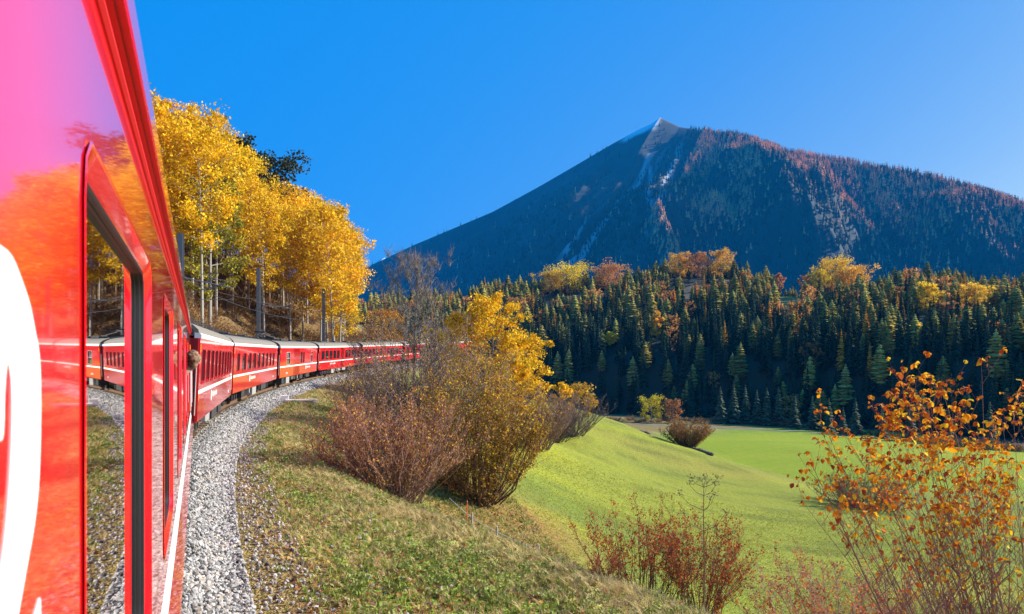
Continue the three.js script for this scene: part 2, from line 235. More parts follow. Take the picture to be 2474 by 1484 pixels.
// the right side is seen with "forward" to its right end, so text runs along -z, which is what toSide gives
function makeCar(name, label, category, L, o) {
  const t = thing(name, label, category, [0, 0, 0], 0, 'red railway carriages of the train'), h = L / 2, Y0 = .78, Y1 = 2.98, eave = 3.04;
  const win = o.windows, holes = win.map(w => rrect(THREE.Path, w[0], w[1], w[2], w[3], .06));
  const side = toSide(plate([[-h, Y0], [h, Y0], [h, Y1], [-h, Y1]], holes, .06)).translate(SIDE - .06, 0, 0);
  const left = toSide(plate([[-h, Y0], [h, Y0], [h, Y1], [-h, Y1]], [], .06)).translate(-SIDE, 0, 0);
  part('body', mergeGeometries([side, left, toSide(plate([[-h, Y0 - .03], [h, Y0 - .03], [h, Y0], [-h, Y0]], [], .04)).translate(SIDE - .07, 0, 0)]), o.mat || red, t);
  part('end_wall', mergeGeometries([box(2.6, Y1 - Y0, .06, 0, (Y0 + Y1) / 2, h + .005), box(2.6, Y1 - Y0, .06, 0, (Y0 + Y1) / 2, -h - .005)].map(g => g.toNonIndexed())), darkRed, t);
  part('interior', box(2.4, Y1 - Y0 - .1, L - .2, 0, (Y0 + Y1) / 2, 0), inside, t);
  const rp = [[1.33, eave]]; for (let k = 1; k < 12; k++) { const a = k / 12 * Math.PI; rp.push([1.33 * Math.cos(a), eave + .50 * Math.pow(Math.sin(a), .8)]); } rp.push([-1.33, eave]);
  part('roof', alongExtrude(rp, L - .02), roofGrey, t);
  part('roof_edge', mergeGeometries([1, -1].map(k => alongExtrude([[1.2 * k, Y1], [1.372 * k, Y1 + .002], [1.376 * k, eave + .03], [1.335 * k, eave + .075], [1.2 * k, eave + .08]], L))), white, t);
  part('stripe', box(.012, o.stripe || .1, L, SIDE + .001, 1.56, 0), white, t);
  const ribs = []; for (let k = 1; k < L / 1.6; k++) ribs.push(box(2.3, .03, .05, 0, eave + .47, -h + k * 1.6)); part('roof_rib', mergeGeometries(ribs), roofGrey, t);
  for (let k = 0; k < 3; k++) { const v = part('roof_ventilator', new RoundedBoxGeometry(.5, .14, .35, 1, .04), iron, t); v.position.set(.25, eave + .55, -h + L * (.2 + .3 * k)); }
  for (const w of win) { const p = part('window', ring(w[0], w[1], w[2], w[3], .06, .03, SIDE - .004, .012), w[5] || darkRed, t); part('pane', toSide(plate([[w[0] - .02, w[2] - .02], [w[1] + .02, w[2] - .02], [w[1] + .02, w[3] + .02], [w[0] - .02, w[3] + .02]], [], .008)).translate(SIDE - .05, 0, 0), glass, p);
    if (w[4]) part('sash', toSide(plate([[w[0], w[4]], [w[1], w[4]], [w[1], w[4] + .05], [w[0], w[4] + .05]], [], .012)).translate(SIDE - .045, 0, 0), w[5] || alu, p); }
  for (const d of o.doors || []) { const p = part('door', toSide(plate([[d[0], d[2]], [d[1], d[2]], [d[1], d[3]], [d[0], d[3]]], [], .012)).translate(SIDE + (d[4] ? -.012 : .004), 0, 0), d[4] || red, t); part('handle', box(.03, .3, .03, SIDE + .03, 1.7, -d[0] - .12), alu, p); }
  for (const z of o.text || []) { part('lettering', lettering('Rh\u00e4tische Bahn', .17, z, 1.22, SIDE + .001), white, t); part('emblem', toSide(plate([[z - .42, 1.16], [z - .3, 1.1], [z - .18, 1.16], [z - .18, 1.44], [z - .42, 1.44]], [], .006)).translate(SIDE + .001, 0, 0), white, t); }
  for (const [z, s, n] of o.numbers || []) part('lettering', lettering(n, s, z, .98, SIDE + .001), white, t);
  part('marker_panel', mergeGeometries([box(.012, .22, .09, SIDE + .002, 2.72, h - .12), box(.012, .16, .08, SIDE + .002, 1.42, h - .12)]), orange, t);
  for (const k of [-1, 1]) { const b = part('bogie', mergeGeometries([box(1.7, .12, 2.3, 0, .55, 0), box(.1, .22, 2.2, .86, .5, 0), box(.1, .22, 2.2, -.86, .5, 0), ...[-.9, -.3, .3, .9].map(z => box(.22, .26, .2, .9, .42, z))].map(g => g.translate(0, 0, -k * (h - 2.9)))), iron, t);
    for (const z of [-.85, .85]) for (const x of [-.56, .56]) { const w = part('wheel', new THREE.CylinderGeometry(.36, .36, .1, 18).rotateZ(Math.PI / 2), iron, b); w.position.set(x, .36, -k * (h - 2.9) + z); } }
  for (const [z, w, m, hh] of o.boxes || [[0, 1.6, iron, .4], [-2.2, .9, alu, .34], [2.4, 1.2, iron, .38]]) { const b = part('equipment_box', new RoundedBoxGeometry(.5, hh, w, 1, .03), m, t); b.position.set(.98, .76 - hh / 2, -z); }
  for (const z of [-2.6, -1.6, -.4, 1.2, 3]) { const b = part('hanger', new RoundedBoxGeometry(.16, .34, .18, 1, .02), z > 0 ? iron : alu, t); b.position.set(1.12, .6, -z); }
  part('gangway', mergeGeometries([0, 1, 2, 3, 4, 5, 6, 7].map(k => box(1.05, 2.0, .09, 0, 1.95, -h - .08 - k * .15))), black, t);
  part('buffer', new THREE.CylinderGeometry(.17, .17, .45, 14).rotateX(Math.PI / 2).translate(0, .82, -h - .2), iron, t);
  const rail = part('handrail', mergeGeometries([-1, 1].map(k => new THREE.CylinderGeometry(.018, .018, 1.5, 6).translate(1.28, 1.7, k * (h + .06)))), alu, t);
  if (o.extra) o.extra(t, h, eave);
  return t;
}
function setOnTrack(t, sMid, L) { const a = track(sMid - L * .35, 0), b = track(sMid + L * .35, 0), ya = climb(sMid - L * .35), yb = climb(sMid + L * .35); t.position.set((a[0] + b[0]) / 2, (ya + yb) / 2, (a[1] + b[1]) / 2); t.rotation.order = 'YXZ'; t.rotation.y = Math.atan2(-(b[0] - a[0]), -(b[1] - a[1])); t.rotation.x = Math.atan2(yb - ya, L * .7); t.rotation.z = -.042; }
const row = (a, n, w, pitch, y0, y1, sash) => Array.from({ length: n }, (_, k) => [a + k * pitch, a + k * pitch + w, y0, y1, sash]);
let sAt = 9.75;
const cars = [];
function nextCar(name, label, L, o, category = 'railway carriage') { const t = makeCar(name, label, category, L - .55, o); setOnTrack(t, sAt + L / 2, L); cars.push([t, sAt, L]); sAt += L + .8; return t; }
nextCar('railway_carriage', 'foreshortened red carriage with a white stripe, coupled right ahead of the nearest one', 13.82, { windows: row(-6.1, 9, .88, 1.36, 1.78, 2.68), text: [-2.6], numbers: [[4.6, .1, 'B 2307']] });
nextCar('railway_carriage', 'red carriage with eight windows, second one ahead of the nearest', 18.31, { windows: [...row(-8.0, 1, .75, 1, 1.78, 2.62), ...row(-6.4, 8, 1.1, 1.78, 1.78, 2.62)], text: [-3.5], numbers: [[6.6, .1, 'B 2354']], boxes: [[-5, .9, iron, .4], [-1, 1.4, alu, .5], [3, 2.2, iron, .4]] });
nextCar('baggage_railcar', 'red baggage railcar with sliding door and pantograph on its roof', 16.3, { windows: [[-5.6, -4.4, 1.72, 2.62, 2.15, alu], [-.2, .55, 1.72, 2.64], [.95, 1.5, 1.72, 2.64], [4.7, 5.5, 1.72, 2.66, 2.36, alu]], doors: [[-3.0, -.5, .82, 2.92, red]], text: [2.6], numbers: [[-5.8, .13, 'DZ 4231']], boxes: [[-6.2, .6, iron, .5], [-4.4, 1.1, alu, .55], [-2, .8, iron, .3], [1, 1.2, iron, .42], [4, 1.5, iron, .4]],
  extra(t, h, e) {
    const p = part('pantograph', mergeGeometries([box(1.6, .1, .12, 0, e + .62, h - .3), box(1.6, .1, .12, 0, e + .62, h - 2.3), box(.12, .1, 2.1, .7, e + .62, h - 1.3), box(.12, .1, 2.1, -.7, e + .62, h - 1.3), ...[[-.6, -.5], [.6, -.5], [-.6, -2.1], [.6, -2.1]].map(([x, z]) => box(.14, .2, .14, x, e + .5, h + z))]), iron, t);
    const arm = (a, b) => { const g = new THREE.CylinderGeometry(.05, .05, a.distanceTo(b), 6), m = new THREE.Matrix4(), q = new THREE.Quaternion().setFromUnitVectors(V(0, 1, 0), b.clone().sub(a).normalize()); return g.applyMatrix4(m.compose(a.clone().add(b).multiplyScalar(.5), q, V(1, 1, 1))); };
    part('arm', mergeGeometries([arm(V(.5, e + .66, h - 2), V(.3, e + .85, h + .4)), arm(V(-.5, e + .66, h - 2), V(-.3, e + .85, h + .4)), arm(V(0, e + .85, h + .4), V(0, e + 1.02, h - 1.4))]), iron, p);
    part('collector_bow', mergeGeometries([box(1.7, .09, .1, 0, e + 1.06, h - 1.2), box(1.7, .09, .1, 0, e + 1.06, h - 1.7), box(.1, .07, .6, .6, e + 1.03, h - 1.45), box(.1, .07, .6, -.6, e + 1.03, h - 1.45)]), iron, p);
    part('insulator_cabinet', new RoundedBoxGeometry(1.3, .22, 2.4, 1, .04).translate(.1, e + .5, h - 4.2), iron, t);
  } });
nextCar('railway_carriage', 'red carriage with ten windows and a dark recessed door at its middle', 18.69, { windows: [...row(-8.3, 5, 1.1, 1.5, 1.8, 2.66), ...row(1.4, 5, 1.1, 1.45, 1.8, 2.66)], doors: [[-.55, .75, .82, 2.94, darkRed]], text: [-4.6], numbers: [[6, .14, '2']], boxes: [[-3.4, 1, alu, .5], [-1, 1.6, alu, .34], [1.4, 1.4, alu, .34], [4, 1, iron, .4]] });
nextCar('railway_carriage', 'red carriage half hidden by the brown bush, behind the one with the middle door', 18.4, { windows: [...row(-8.2, 5, 1.1, 1.5, 1.8, 2.66), ...row(1.3, 5, 1.1, 1.45, 1.8, 2.66)], doors: [[-.55, .7, .82, 2.94, darkRed]], text: [-4.6] });
nextCar('railway_carriage', 'farthest carriage with a pale roof edge, seen through the bare branches', 17.0, { windows: row(-7.6, 9, 1.1, 1.7, 1.8, 2.66), text: [-2] });
nextCar('locomotive', 'red locomotive at the far head of the train, mostly behind bare twigs', 14, { windows: [[4.9, 5.9, 1.8, 2.6], [-6, -5, 1.8, 2.6]], stripe: .06, mat: red }, 'locomotive');

// the nearest carriage, its side 17 cm from the lens; drawn in (forward, up from the eye) and placed on the line
{
  const t = thing('railway_carriage', 'nearest red carriage along the left edge with big white lettering and mirroring windows', 'railway carriage', [0, 0, 0], 0, 'red railway carriages of the train');
  t.rotation.order = 'YXZ'; t.position.set(0, EYE, 0); t.rotation.y = TH; t.rotation.x = .0065;       // local: -z forward, x to the right, origin at the eye
  const A0 = -3.5, A1 = 18.85, W = -.17;
  const wins = [[1.33, 3.02], [4.21, 5.63], [7.1, 8.56], [10.0, 11.46], [12.9, 14.36]], y0 = -1.07, y1 = .338;
  const holes = wins.map(w => rrect(THREE.Path, w[0] - .032, w[1] + .032, y0 - .045, y1 + .04, .10));
  const sideUV = g => { const p = g.attributes.position, uv = g.attributes.uv; for (let i = 0; i < p.count; i++) uv.setXY(i, p.getZ(i) / 2.2, p.getY(i) / 2.2); return g; };
  part('body', sideUV(toSide(plate([[A0, -1.16], [A1, -1.16], [A1, .66], [A0, .66]], holes, .05, 0, 8)).translate(W - .05, 0, 0)), redNear, t);
  const strip = (pts, mat, name) => part(name, new THREE.ExtrudeGeometry(new THREE.Shape(pts.map(p => new THREE.Vector2(p[0], p[1]))), { depth: A1 - A0, bevelEnabled: false }).translate(0, 0, -A1), mat, t);
  strip([[-.30, .6605], [-.166, .6605], [-.158, .668], [-.158, .674], [-.166, .68], [-.30, .68]], redMatt, 'rain_strip');
  strip([[-.30, .6802], [-.172, .6802], [-.172, .698], [-.30, .698]], black, 'gutter_seal');
  strip([[-.30, .6982], [-.165, .6982], [-.15, .700], [-.150, .708], [-.134, .710], [-.30, .712]], redMatt, 'soffit');
  strip([[-.30, .7122], [-.140, .7122], [-.132, .709], [-.128, .716], [-.1285, .80], [-.136, .818], [-.16, .83], [-.30, .83]], redNear, 'cantrail');
  const roofPts = [[-.17, .831]]; for (let k = 1; k <= 10; k++) { const a = k / 10 * Math.PI; roofPts.push([-1.52 + 1.35 * Math.cos(a), .831 + .45 * Math.sin(a)]); }
  strip(roofPts, roofGrey, 'roof');
  strip([[-.30, -1.1602], [-.17, -1.1602], [-.166, -1.255], [-.30, -1.255]], redNear, 'sill');
  strip([[-.30, -1.2552], [-.1655, -1.2552], [-.147, -1.375], [-.30, -1.375]], std(rgb(.62, .63, .63), .5), 'stripe');
  strip([[-.30, -1.3752], [-.1468, -1.3752], [-.098, -1.60], [-.13, -1.62], [-.30, -1.62]], redNear, 'skirt');
  part('end_wall', mergeGeometries([box(2.4, 2.2, .06, -1.47, -.4, -A1 + .03)]), darkRed, t);
  part('far_side', box(.06, 2.4, A1 - A0, -2.86, -.4, -(A0 + A1) / 2), red, t);
  part('interior', mergeGeometries([box(.05, 2.2, A1 - A0 - .3, -1.6, -.4, -(A0 + A1) / 2), box(1.2, .05, A1 - A0 - .3, -.98, -1.2, -(A0 + A1) / 2), box(1.2, .05, A1 - A0 - .3, -.98, .5, -(A0 + A1) / 2)]), inside, t);
  // closed band between two rounded rectangles at two depths: the chamfer of a window frame, the wall of a gasket
  const band = (a, b) => { const n = 88, P = [a, b].map(([a0, a1, b0, b1, r, x]) => rrect(THREE.Path, a0, a1, b0, b1, r).getSpacedPoints(n).map(q => [x, q.y, -q.x])), pos = [], idx = []; for (let i = 0; i <= n; i++) { pos.push(...P[0][i], ...P[1][i]); if (i < n) { const q = i * 2; idx.push(q, q + 1, q + 2, q + 1, q + 3, q + 2); } } const g = new THREE.BufferGeometry(); g.setAttribute('position', new THREE.Float32BufferAttribute(pos, 3)); g.setIndex(idx); g.computeVertexNormals(); return g; };
  const rect = (a, b, o, r, x) => [a - o, b + o, y0 - o * 1.25, y1 + o * 1.25, r, x];
  wins.forEach(([a, b], k) => {
    const open = k === 4, w = part('window', mergeGeometries([band(rect(a, b, .036, .104, W + .0035), rect(a, b, .031, .099, W + .005)), band(rect(a, b, .031, .099, W + .005), rect(a, b, .027, .095, W + .004)), band(rect(a, b, .027, .095, W + .004), rect(a, b, .004, .076, -.186)), band(rect(a, b, .004, .076, -.186), rect(a, b, 0, .075, -.190))]), redNear, t);
    part('gasket', mergeGeometries([band(rect(a, b, .0, .075, -.190), rect(a, b, -.006, .07, -.193)), band(rect(a, b, -.006, .07, -.193), rect(a, b, -.007, .07, -.203)), band(rect(a, b, -.007, .07, -.203), rect(a, b, -.010, .067, -.205)), band(rect(a, b, -.010, .067, -.205), rect(a, b, -.011, .067, -.2126))]), black, w);
    const top = open ? -.35 : y1 - .002;
    part('pane', toSide(plate([[a + .002, y0 + .002], [b - .002, y0 + .002], [b - .002, top], [a + .002, top]], [], .006)).translate(-.2185, 0, 0), glassNear, w);
    if (open) part('sash', toSide(plate([[a + .003, top + .001], [b - .003, top + .001], [b - .003, top + .06], [a + .003, top + .06]], [], .02)).translate(-.232, 0, 0), alu, w);
  });
  // the great white letter
  const outer = [[.30, .02], [.46, .085], [.62, .106], [.79, .108], [.829, .104], [.871, .085], [.909, .062], [.936, .0335], [.957, .0085], [.966, -.036], [.963, -.096], [.953, -.145], [.93, -.186], [.895, -.221], [.85, -.266], [.78, -.335], [.66, -.41], [.48, -.44], [.34, -.40], [.27, -.30], [.25, -.15]];
  const inner = [[.812, -.0016], [.822, -.012], [.828, -.032], [.829, -.064], [.822, -.11], [.808, -.155], [.79, -.19], [.72, -.27], [.60, -.32], [.47, -.33], [.41, -.27], [.43, -.16], [.52, -.07], [.64, -.04], [.73, -.05], [.79, -.075], [.80, -.03], [.806, -.01]];
  const curve = (C, pts) => new C().setFromPoints(new THREE.CatmullRomCurve3(pts.map(p => V(p[0], p[1], 0)), true, 'centripetal').getPoints(120).map(p => new THREE.Vector2(p.x, p.y)));
  const letter = curve(THREE.Shape, outer); letter.holes.push(curve(THREE.Path, inner));
  const decal = new THREE.MeshPhysicalMaterial({ color: rgb(.86, .86, .86), roughness: .6, clearcoat: .1, clearcoatRoughness: .3 });
  part('lettering', toSide(new THREE.ExtrudeGeometry(letter, { depth: .0012, bevelEnabled: false })).translate(W + .0002, 0, 0), decal, t);
  part('lettering', toSide(plate([[.962, -.279], [.966, -.31], [.966, -.52], [.80, -.52], [.87, -.318], [.905, -.30]], [], .0012)).translate(W + .0002, 0, 0), decal, t);
  part('marker_panel', box(.01, .24, .09, W + .005, .28, -A1 + .5), orange, t);
  part('marker_panel', box(.01, .24, .09, -.16, -1.1, -A1 + .5), orange, t);
  part('handrail', mergeGeometries([15.2, 16.6, 18.3].map(z => new THREE.CylinderGeometry(.014, .014, .9, 6).translate(W + .035, -.55, -z))), alu, t);
  part('rear_lamp', new THREE.CylinderGeometry(.11, .11, .14, 14).rotateX(Math.PI / 2).translate(-.2, .74, -A1 - .09), black, t);
  part('gangway', mergeGeometries([0, 1, 2, 3, 4].map(k => box(1.05, 2.0, .09, -1.5, -.4, -A1 - .07 - k * .14))), black, t);
  for (const zc of [15.6]) { const b = part('bogie', mergeGeometries([box(1.7, .12, 2.3, -1.5, -1.8, -zc), box(.1, .22, 2.2, -.64, -1.85, -zc), ...[-.9, 0, .9].map(z => box(.22, .26, .2, -.6, -1.93, -zc + z))]), iron, t); for (const z of [-.85, .85]) for (const x of [-.56, .56]) { const w = part('wheel', new THREE.CylinderGeometry(.36, .36, .1, 18).rotateZ(Math.PI / 2), iron, b); w.position.set(-1.5 + x, -1.99, -zc + z); } }
}
// the passenger leaning out of the fifth window: one continuous body, hair as a child
{
  const t = new THREE.Group(); t.name = numbered('person'); scene.add(t); tag(t, 'person with curly brown hair leaning head and shoulder out of the nearest carriage window', 'person');
  t.rotation.order = 'YXZ'; t.rotation.y = TH; t.position.set(-13.2 * sT - .075 * cT, EYE + .085, -(13.2 * cT - .075 * sT));     // origin at the head centre, -z looks forward along the train
  const field = (bones, lo, hi, res) => { const mc = new MarchingCubes(res, new THREE.MeshStandardMaterial(), false, false, 200000); const S = Math.max(hi[0] - lo[0], hi[1] - lo[1], hi[2] - lo[2]), c = [0, 1, 2].map(k => (lo[k] + hi[k]) / 2), h = res / 2, sharp = res === 60 ? 130 : 45;
    for (let k = 0; k < res; k++) for (let j = 0; j < res; j++) for (let i = 0; i < res; i++) { const p = [c[0] + (i - h) / h * S / 2, c[1] + (j - h) / h * S / 2, c[2] + (k - h) / h * S / 2]; let acc = 0;
      for (const [a, b, ra, rb] of bones) { const ab = [b[0] - a[0], b[1] - a[1], b[2] - a[2]], ap = [p[0] - a[0], p[1] - a[1], p[2] - a[2]], l2 = ab[0] ** 2 + ab[1] ** 2 + ab[2] ** 2, u = clamp((ap[0] * ab[0] + ap[1] * ab[1] + ap[2] * ab[2]) / (l2 || 1), 0, 1); const d = Math.hypot(ap[0] - ab[0] * u, ap[1] - ab[1] * u, ap[2] - ab[2] * u) - lerp(ra, rb, u); acc += Math.exp(-d * sharp); }
      mc.field[k * res * res + j * res + i] = Math.log(acc || 1e-30) / sharp; }
    mc.isolation = 0; mc.update(); const n = mc.count, g = new THREE.BufferGeometry(), pa = mc.positionArray.slice(0, n * 3), na = mc.normalArray.slice(0, n * 3); for (let q = 0; q < n; q++) for (let a = 0; a < 3; a++) pa[q * 3 + a] = c[a] + pa[q * 3 + a] * S / 2;
    g.setAttribute('position', new THREE.BufferAttribute(pa, 3)); g.setAttribute('normal', new THREE.BufferAttribute(na, 3)); return g; };
  const bones = [[[0, .03, 0], [0, .04, -.03], .088, .088], [[0, -.06, -.05], [0, -.07, -.06], .06, .055], [[0, 0, -.115], [0, -.035, -.128], .012, .018], [[-.085, 0, .01], [-.085, -.02, .01], .02, .015], [[.085, 0, .01], [.085, -.02, .01], .02, .015], [[-.01, -.08, .02], [-.14, -.2, .06], .056, .06], [[-.42, -.32, .06], [-.2, -.24, .06], .085, .075], [[-.33, -.32, .06], [-.45, -.75, .04], .14, .13], [[-.2, -.25, .05], [-.2, -.48, -.14], .058, .05], [[-.2, -.48, -.14], [-.26, -.46, -.4], .046, .035], [[-.26, -.46, -.4], [-.27, -.46, -.49], .035, .03], [[-.42, -.33, .05], [-.5, -.58, -.05], .06, .05]];
  part('body', field(bones, [-.7, -.9, -.55], [.2, .2, .25], 76), std(rgb(.35, .2, .15), .7), t);
  const r = rng(5), hb = [[[0, .055, .02], [0, .05, -.01], .105, .1], [[0, -.02, .055], [0, -.07, .06], .085, .07]];
  for (let k = 0; k < 130; k++) { const a = r() * 6.28, b = r() * 1.9, q = [.105 * Math.sin(b) * Math.cos(a), .05 + .105 * Math.cos(b), .035 + .095 * Math.sin(b) * Math.sin(a)]; if (q[2] < -.06 && q[1] < .09) continue; hb.push([q, [q[0] * 1.08, q[1] - .02, q[2] * 1.08], .014 + .016 * r(), .010]); }
  const hg = field(hb, [-.17, -.2, -.17], [.17, .22, .2], 60), hc = [], hp = hg.attributes.position; for (let k = 0; k < hp.count; k++) { const n = .5 + 1.1 * (fbm(hp.getX(k) * 34 + hp.getZ(k) * 20, hp.getY(k) * 34, 3, 9) + .3); hc.push(.20 * n, .135 * n, .08 * n); } hg.setAttribute('color', new THREE.Float32BufferAttribute(hc, 3)); part('hair', hg, std(rgb(1, 1, 1), .85, { vertexColors: true }), t);
}

// ---------------------------------------------------------------- overhead line: masts and wires
{
  const steel = std(rgb(.20, .215, .24), .55, { metalness: .35 });
  const mast = (s, d, h, label) => { const [x, z] = track(s, d), y = groundY(x, z) - .3, t = thing('catenary_mast', label, 'mast', [x, y, z], -heading(s), 'overhead line masts beside the track');
    const H = h + climb(s) - y; part('post', mergeGeometries([box(.3, H, .025, 0, H / 2, -.15), box(.3, H, .025, 0, H / 2, .15), box(.025, H, .275, 0, H / 2, 0)]), steel, t); part('foundation', new RoundedBoxGeometry(.7, .8, .7, 1, .04).translate(0, .2, 0), std(rgb(.35, .34, .32), .9), t);
    const yc = climb(s) - y; part('cantilever', mergeGeometries([new THREE.CylinderGeometry(.035, .035, 2.9, 6).rotateZ(Math.PI / 2 - .2).translate(1.42, yc + 6.75, 0), new THREE.CylinderGeometry(.025, .025, 2.6, 6).rotateZ(Math.PI / 2 + .35).translate(1.3, yc + 6.35, 0), new THREE.CylinderGeometry(.02, .02, 1.9, 6).rotateZ(Math.PI / 2).translate(1.9, yc + 5.75, 0)]), steel, t);
    part('insulator', mergeGeometries([0, 1, 2, 3].map(k => new THREE.CylinderGeometry(.07, .07, .03, 8).translate(.3 + k * .02, yc + 6.5 + k * .06, 0))), std(rgb(.25, .12, .07), .4), t); };
  mast(34.5, -3.0, 9.6, 'grey steel mast seen just over the roof edge of the nearest carriage'); mast(55.6, -3.0, 10.1, 'tall grey steel mast in front of the white trunk and golden trees'); mast(78, -3.0, 10.1, 'grey steel mast at the right end of the golden trees, behind the fourth carriage'); mast(111, -3.0, 9.5, 'slender mast beside the bare grey tree above the last carriages');
  const wire = (d, h0, sag, label) => { const g = [], S = [6, 34.5, 55.6, 78, 111, 140]; for (let k = 0; k < 5; k++) { const pts = []; for (let i = 0; i <= 10; i++) { const s = lerp(S[k], S[k + 1], i / 10), [x, z] = track(s, d); pts.push(V(x, climb(s) + h0 - sag * 4 * (i / 10) * (1 - i / 10), z)); } g.push(new THREE.TubeGeometry(new THREE.CatmullRomCurve3(pts), 14, .018, 4)); }
    single('overhead_wire', mergeGeometries(g), iron, label, 'wire', 'overhead wires along the track'); };
  wire(-.1, 5.55, 0, 'lower contact wire running level above the train roofs'); wire(-.1, 6.9, .75, 'sagging carrier wire hung between the mast arms'); wire(-3.1, 7.3, .3, 'feeder wire strung along the mast tops on the hill side');
}
{ // concrete culvert head beside the ballast
  const [x, z] = track(37.4, 2.75), y = climb(37.4) - .72, con = std(rgb(.78, .76, .72), .9);
  const t = thing('culvert_headwall', 'pale concrete culvert head with an L shaped slab at the ballast edge', 'culvert', [x, y, z], -heading(37.4) + .12); t.scale.set(.62, .8, .8);
  part('slab', new RoundedBoxGeometry(3.0, .16, .4, 1, .02).translate(1.2, .28, 0), con, t); part('wing_wall', new RoundedBoxGeometry(.28, .95, .5, 1, .02).translate(2.75, -.12, 0), con, t); part('end_block', new RoundedBoxGeometry(.75, .5, .5, 1, .03).translate(-.35, .42, -.2), con, t); part('opening', box(2.4, .5, .1, 1.3, -.06, -.12), black, t);
}

// ---------------------------------------------------------------- plants: builders
const YEL = [[.82, .56, .010], [.90, .64, .012], [.70, .46, .010], [.86, .53, .012]];
function pick(r, list, j = .2) { const c = list[Math.floor(r() * list.length)], k = 1 - j + 2 * j * r(); return [c[0] * k, c[1] * k * (1 - .1 * r()), c[2] * k]; }
// broadleaved tree: leader, limbs, leaf clumps spread along the limbs; returns [trunk, limbs, crown] geometries
function broadleaf(seed, h, w, base, nLimb, nLeaf, size, cols, o = {}) {
  const r = rng(seed), trunk = new Soup(), limb = new Soup(), crown = new Soup(), bc = o.bark || [.30, .28, .25];
  const bend = [(r() - .5) * .08 * h, (r() - .5) * .08 * h], axisAt = t => V(bend[0] * t * t, h * t, bend[1] * t * t), tr = o.tr || h * .011;
  const tp = []; for (let k = 0; k <= 8; k++) tp.push(axisAt(k / 8 * .96)); trunk.tube(tp, tp.map((_, k) => tr * (1.15 - k / 8)), 7, bc);
  const clumps = [];
  for (let k = 0; k < nLimb; k++) {
    const t = lerp(base, .97, Math.pow((k + r() * .8) / nLimb, .85)), u = (t - base) / (1 - base), prof = (o.prof || (u => Math.pow(Math.sin(Math.PI * clamp(.12 + u * .83, 0, 1)), .75)))(u);
    const a = k * 2.4 + r() * 1.1, len = w * .5 * prof * (.7 + .5 * r()), p0 = axisAt(t), lift = len * lerp(.25, 1.1, u) * (o.lift ?? 1);
    const p1 = p0.clone().add(V(Math.cos(a) * len * .55, lift * .35, Math.sin(a) * len * .55)), p2 = p0.clone().add(V(Math.cos(a) * len, lift * .8 + (r() - .5) * .2 * len, Math.sin(a) * len));
    limb.tube([p0, p1, p2], [tr * .38 * (1 - .6 * u), tr * .22 * (1 - .5 * u), .012], 4, bc);
    clumps.push([p2, .6 + .4 * r()], [p1.clone().lerp(p2, .5), .8], [p1, .5]);
    for (let q = 0; q < 3; q++) { const b = a + (r() - .5) * 2, l2 = len * (.3 + .35 * r()), s0 = p1.clone().lerp(p2, r()), s1 = s0.clone().add(V(Math.cos(b) * l2, l2 * (.1 + .5 * r()), Math.sin(b) * l2)); limb.tube([s0, s1], [tr * .12, .008], 3, bc); clumps.push([s1, .5 + .5 * r()]); }
  }
  clumps.push([axisAt(.97), .7], [axisAt(1), .5]);
  const hole = o.sparse || 0, cs = (o.clump || .085) * w, tint = clumps.map(() => .72 + .5 * r());
  const tw = clumps.reduce((a, c) => a + c[1], 0);
  clumps.forEach(([p, wt], k) => { if (r() < hole) return; const n = Math.round(nLeaf * wt / tw), rad = cs * (.6 + .9 * r()); for (let q = 0; q < n; q++) { const a = r() * 6.283, b = Math.acos(2 * r() - 1), d = rad * Math.pow(r(), .45); const c = pick(r, cols); crown.leaf(p.x + d * Math.sin(b) * Math.cos(a), p.y + d * Math.cos(b) * .75, p.z + d * Math.sin(b) * Math.sin(a), size * (.6 + .8 * r()), r, [c[0] * tint[k], c[1] * tint[k], c[2] * tint[k]]); } });
  return [trunk.geo(), limb.geo(), crown.geo()];
}
function treeProto(name, geos, label, category, group, mat = M.leaf) { const t = new THREE.Group(); t.name = name; tag(t, label, category, group); t.userData.base = name; part('trunk', geos[0], M.bark, t); if (geos[1]) part('limbs', geos[1], M.bark, t); if (geos[2]) part('crown', geos[2], mat, t); return t; }
function plant(proto, pos, turn, scale, label, group, category) { const c = copyOf(proto, pos, turn, scale, label, group); if (group === null) delete c.userData.group; if (category) c.userData.category = category; delete c.userData.base; return c; }
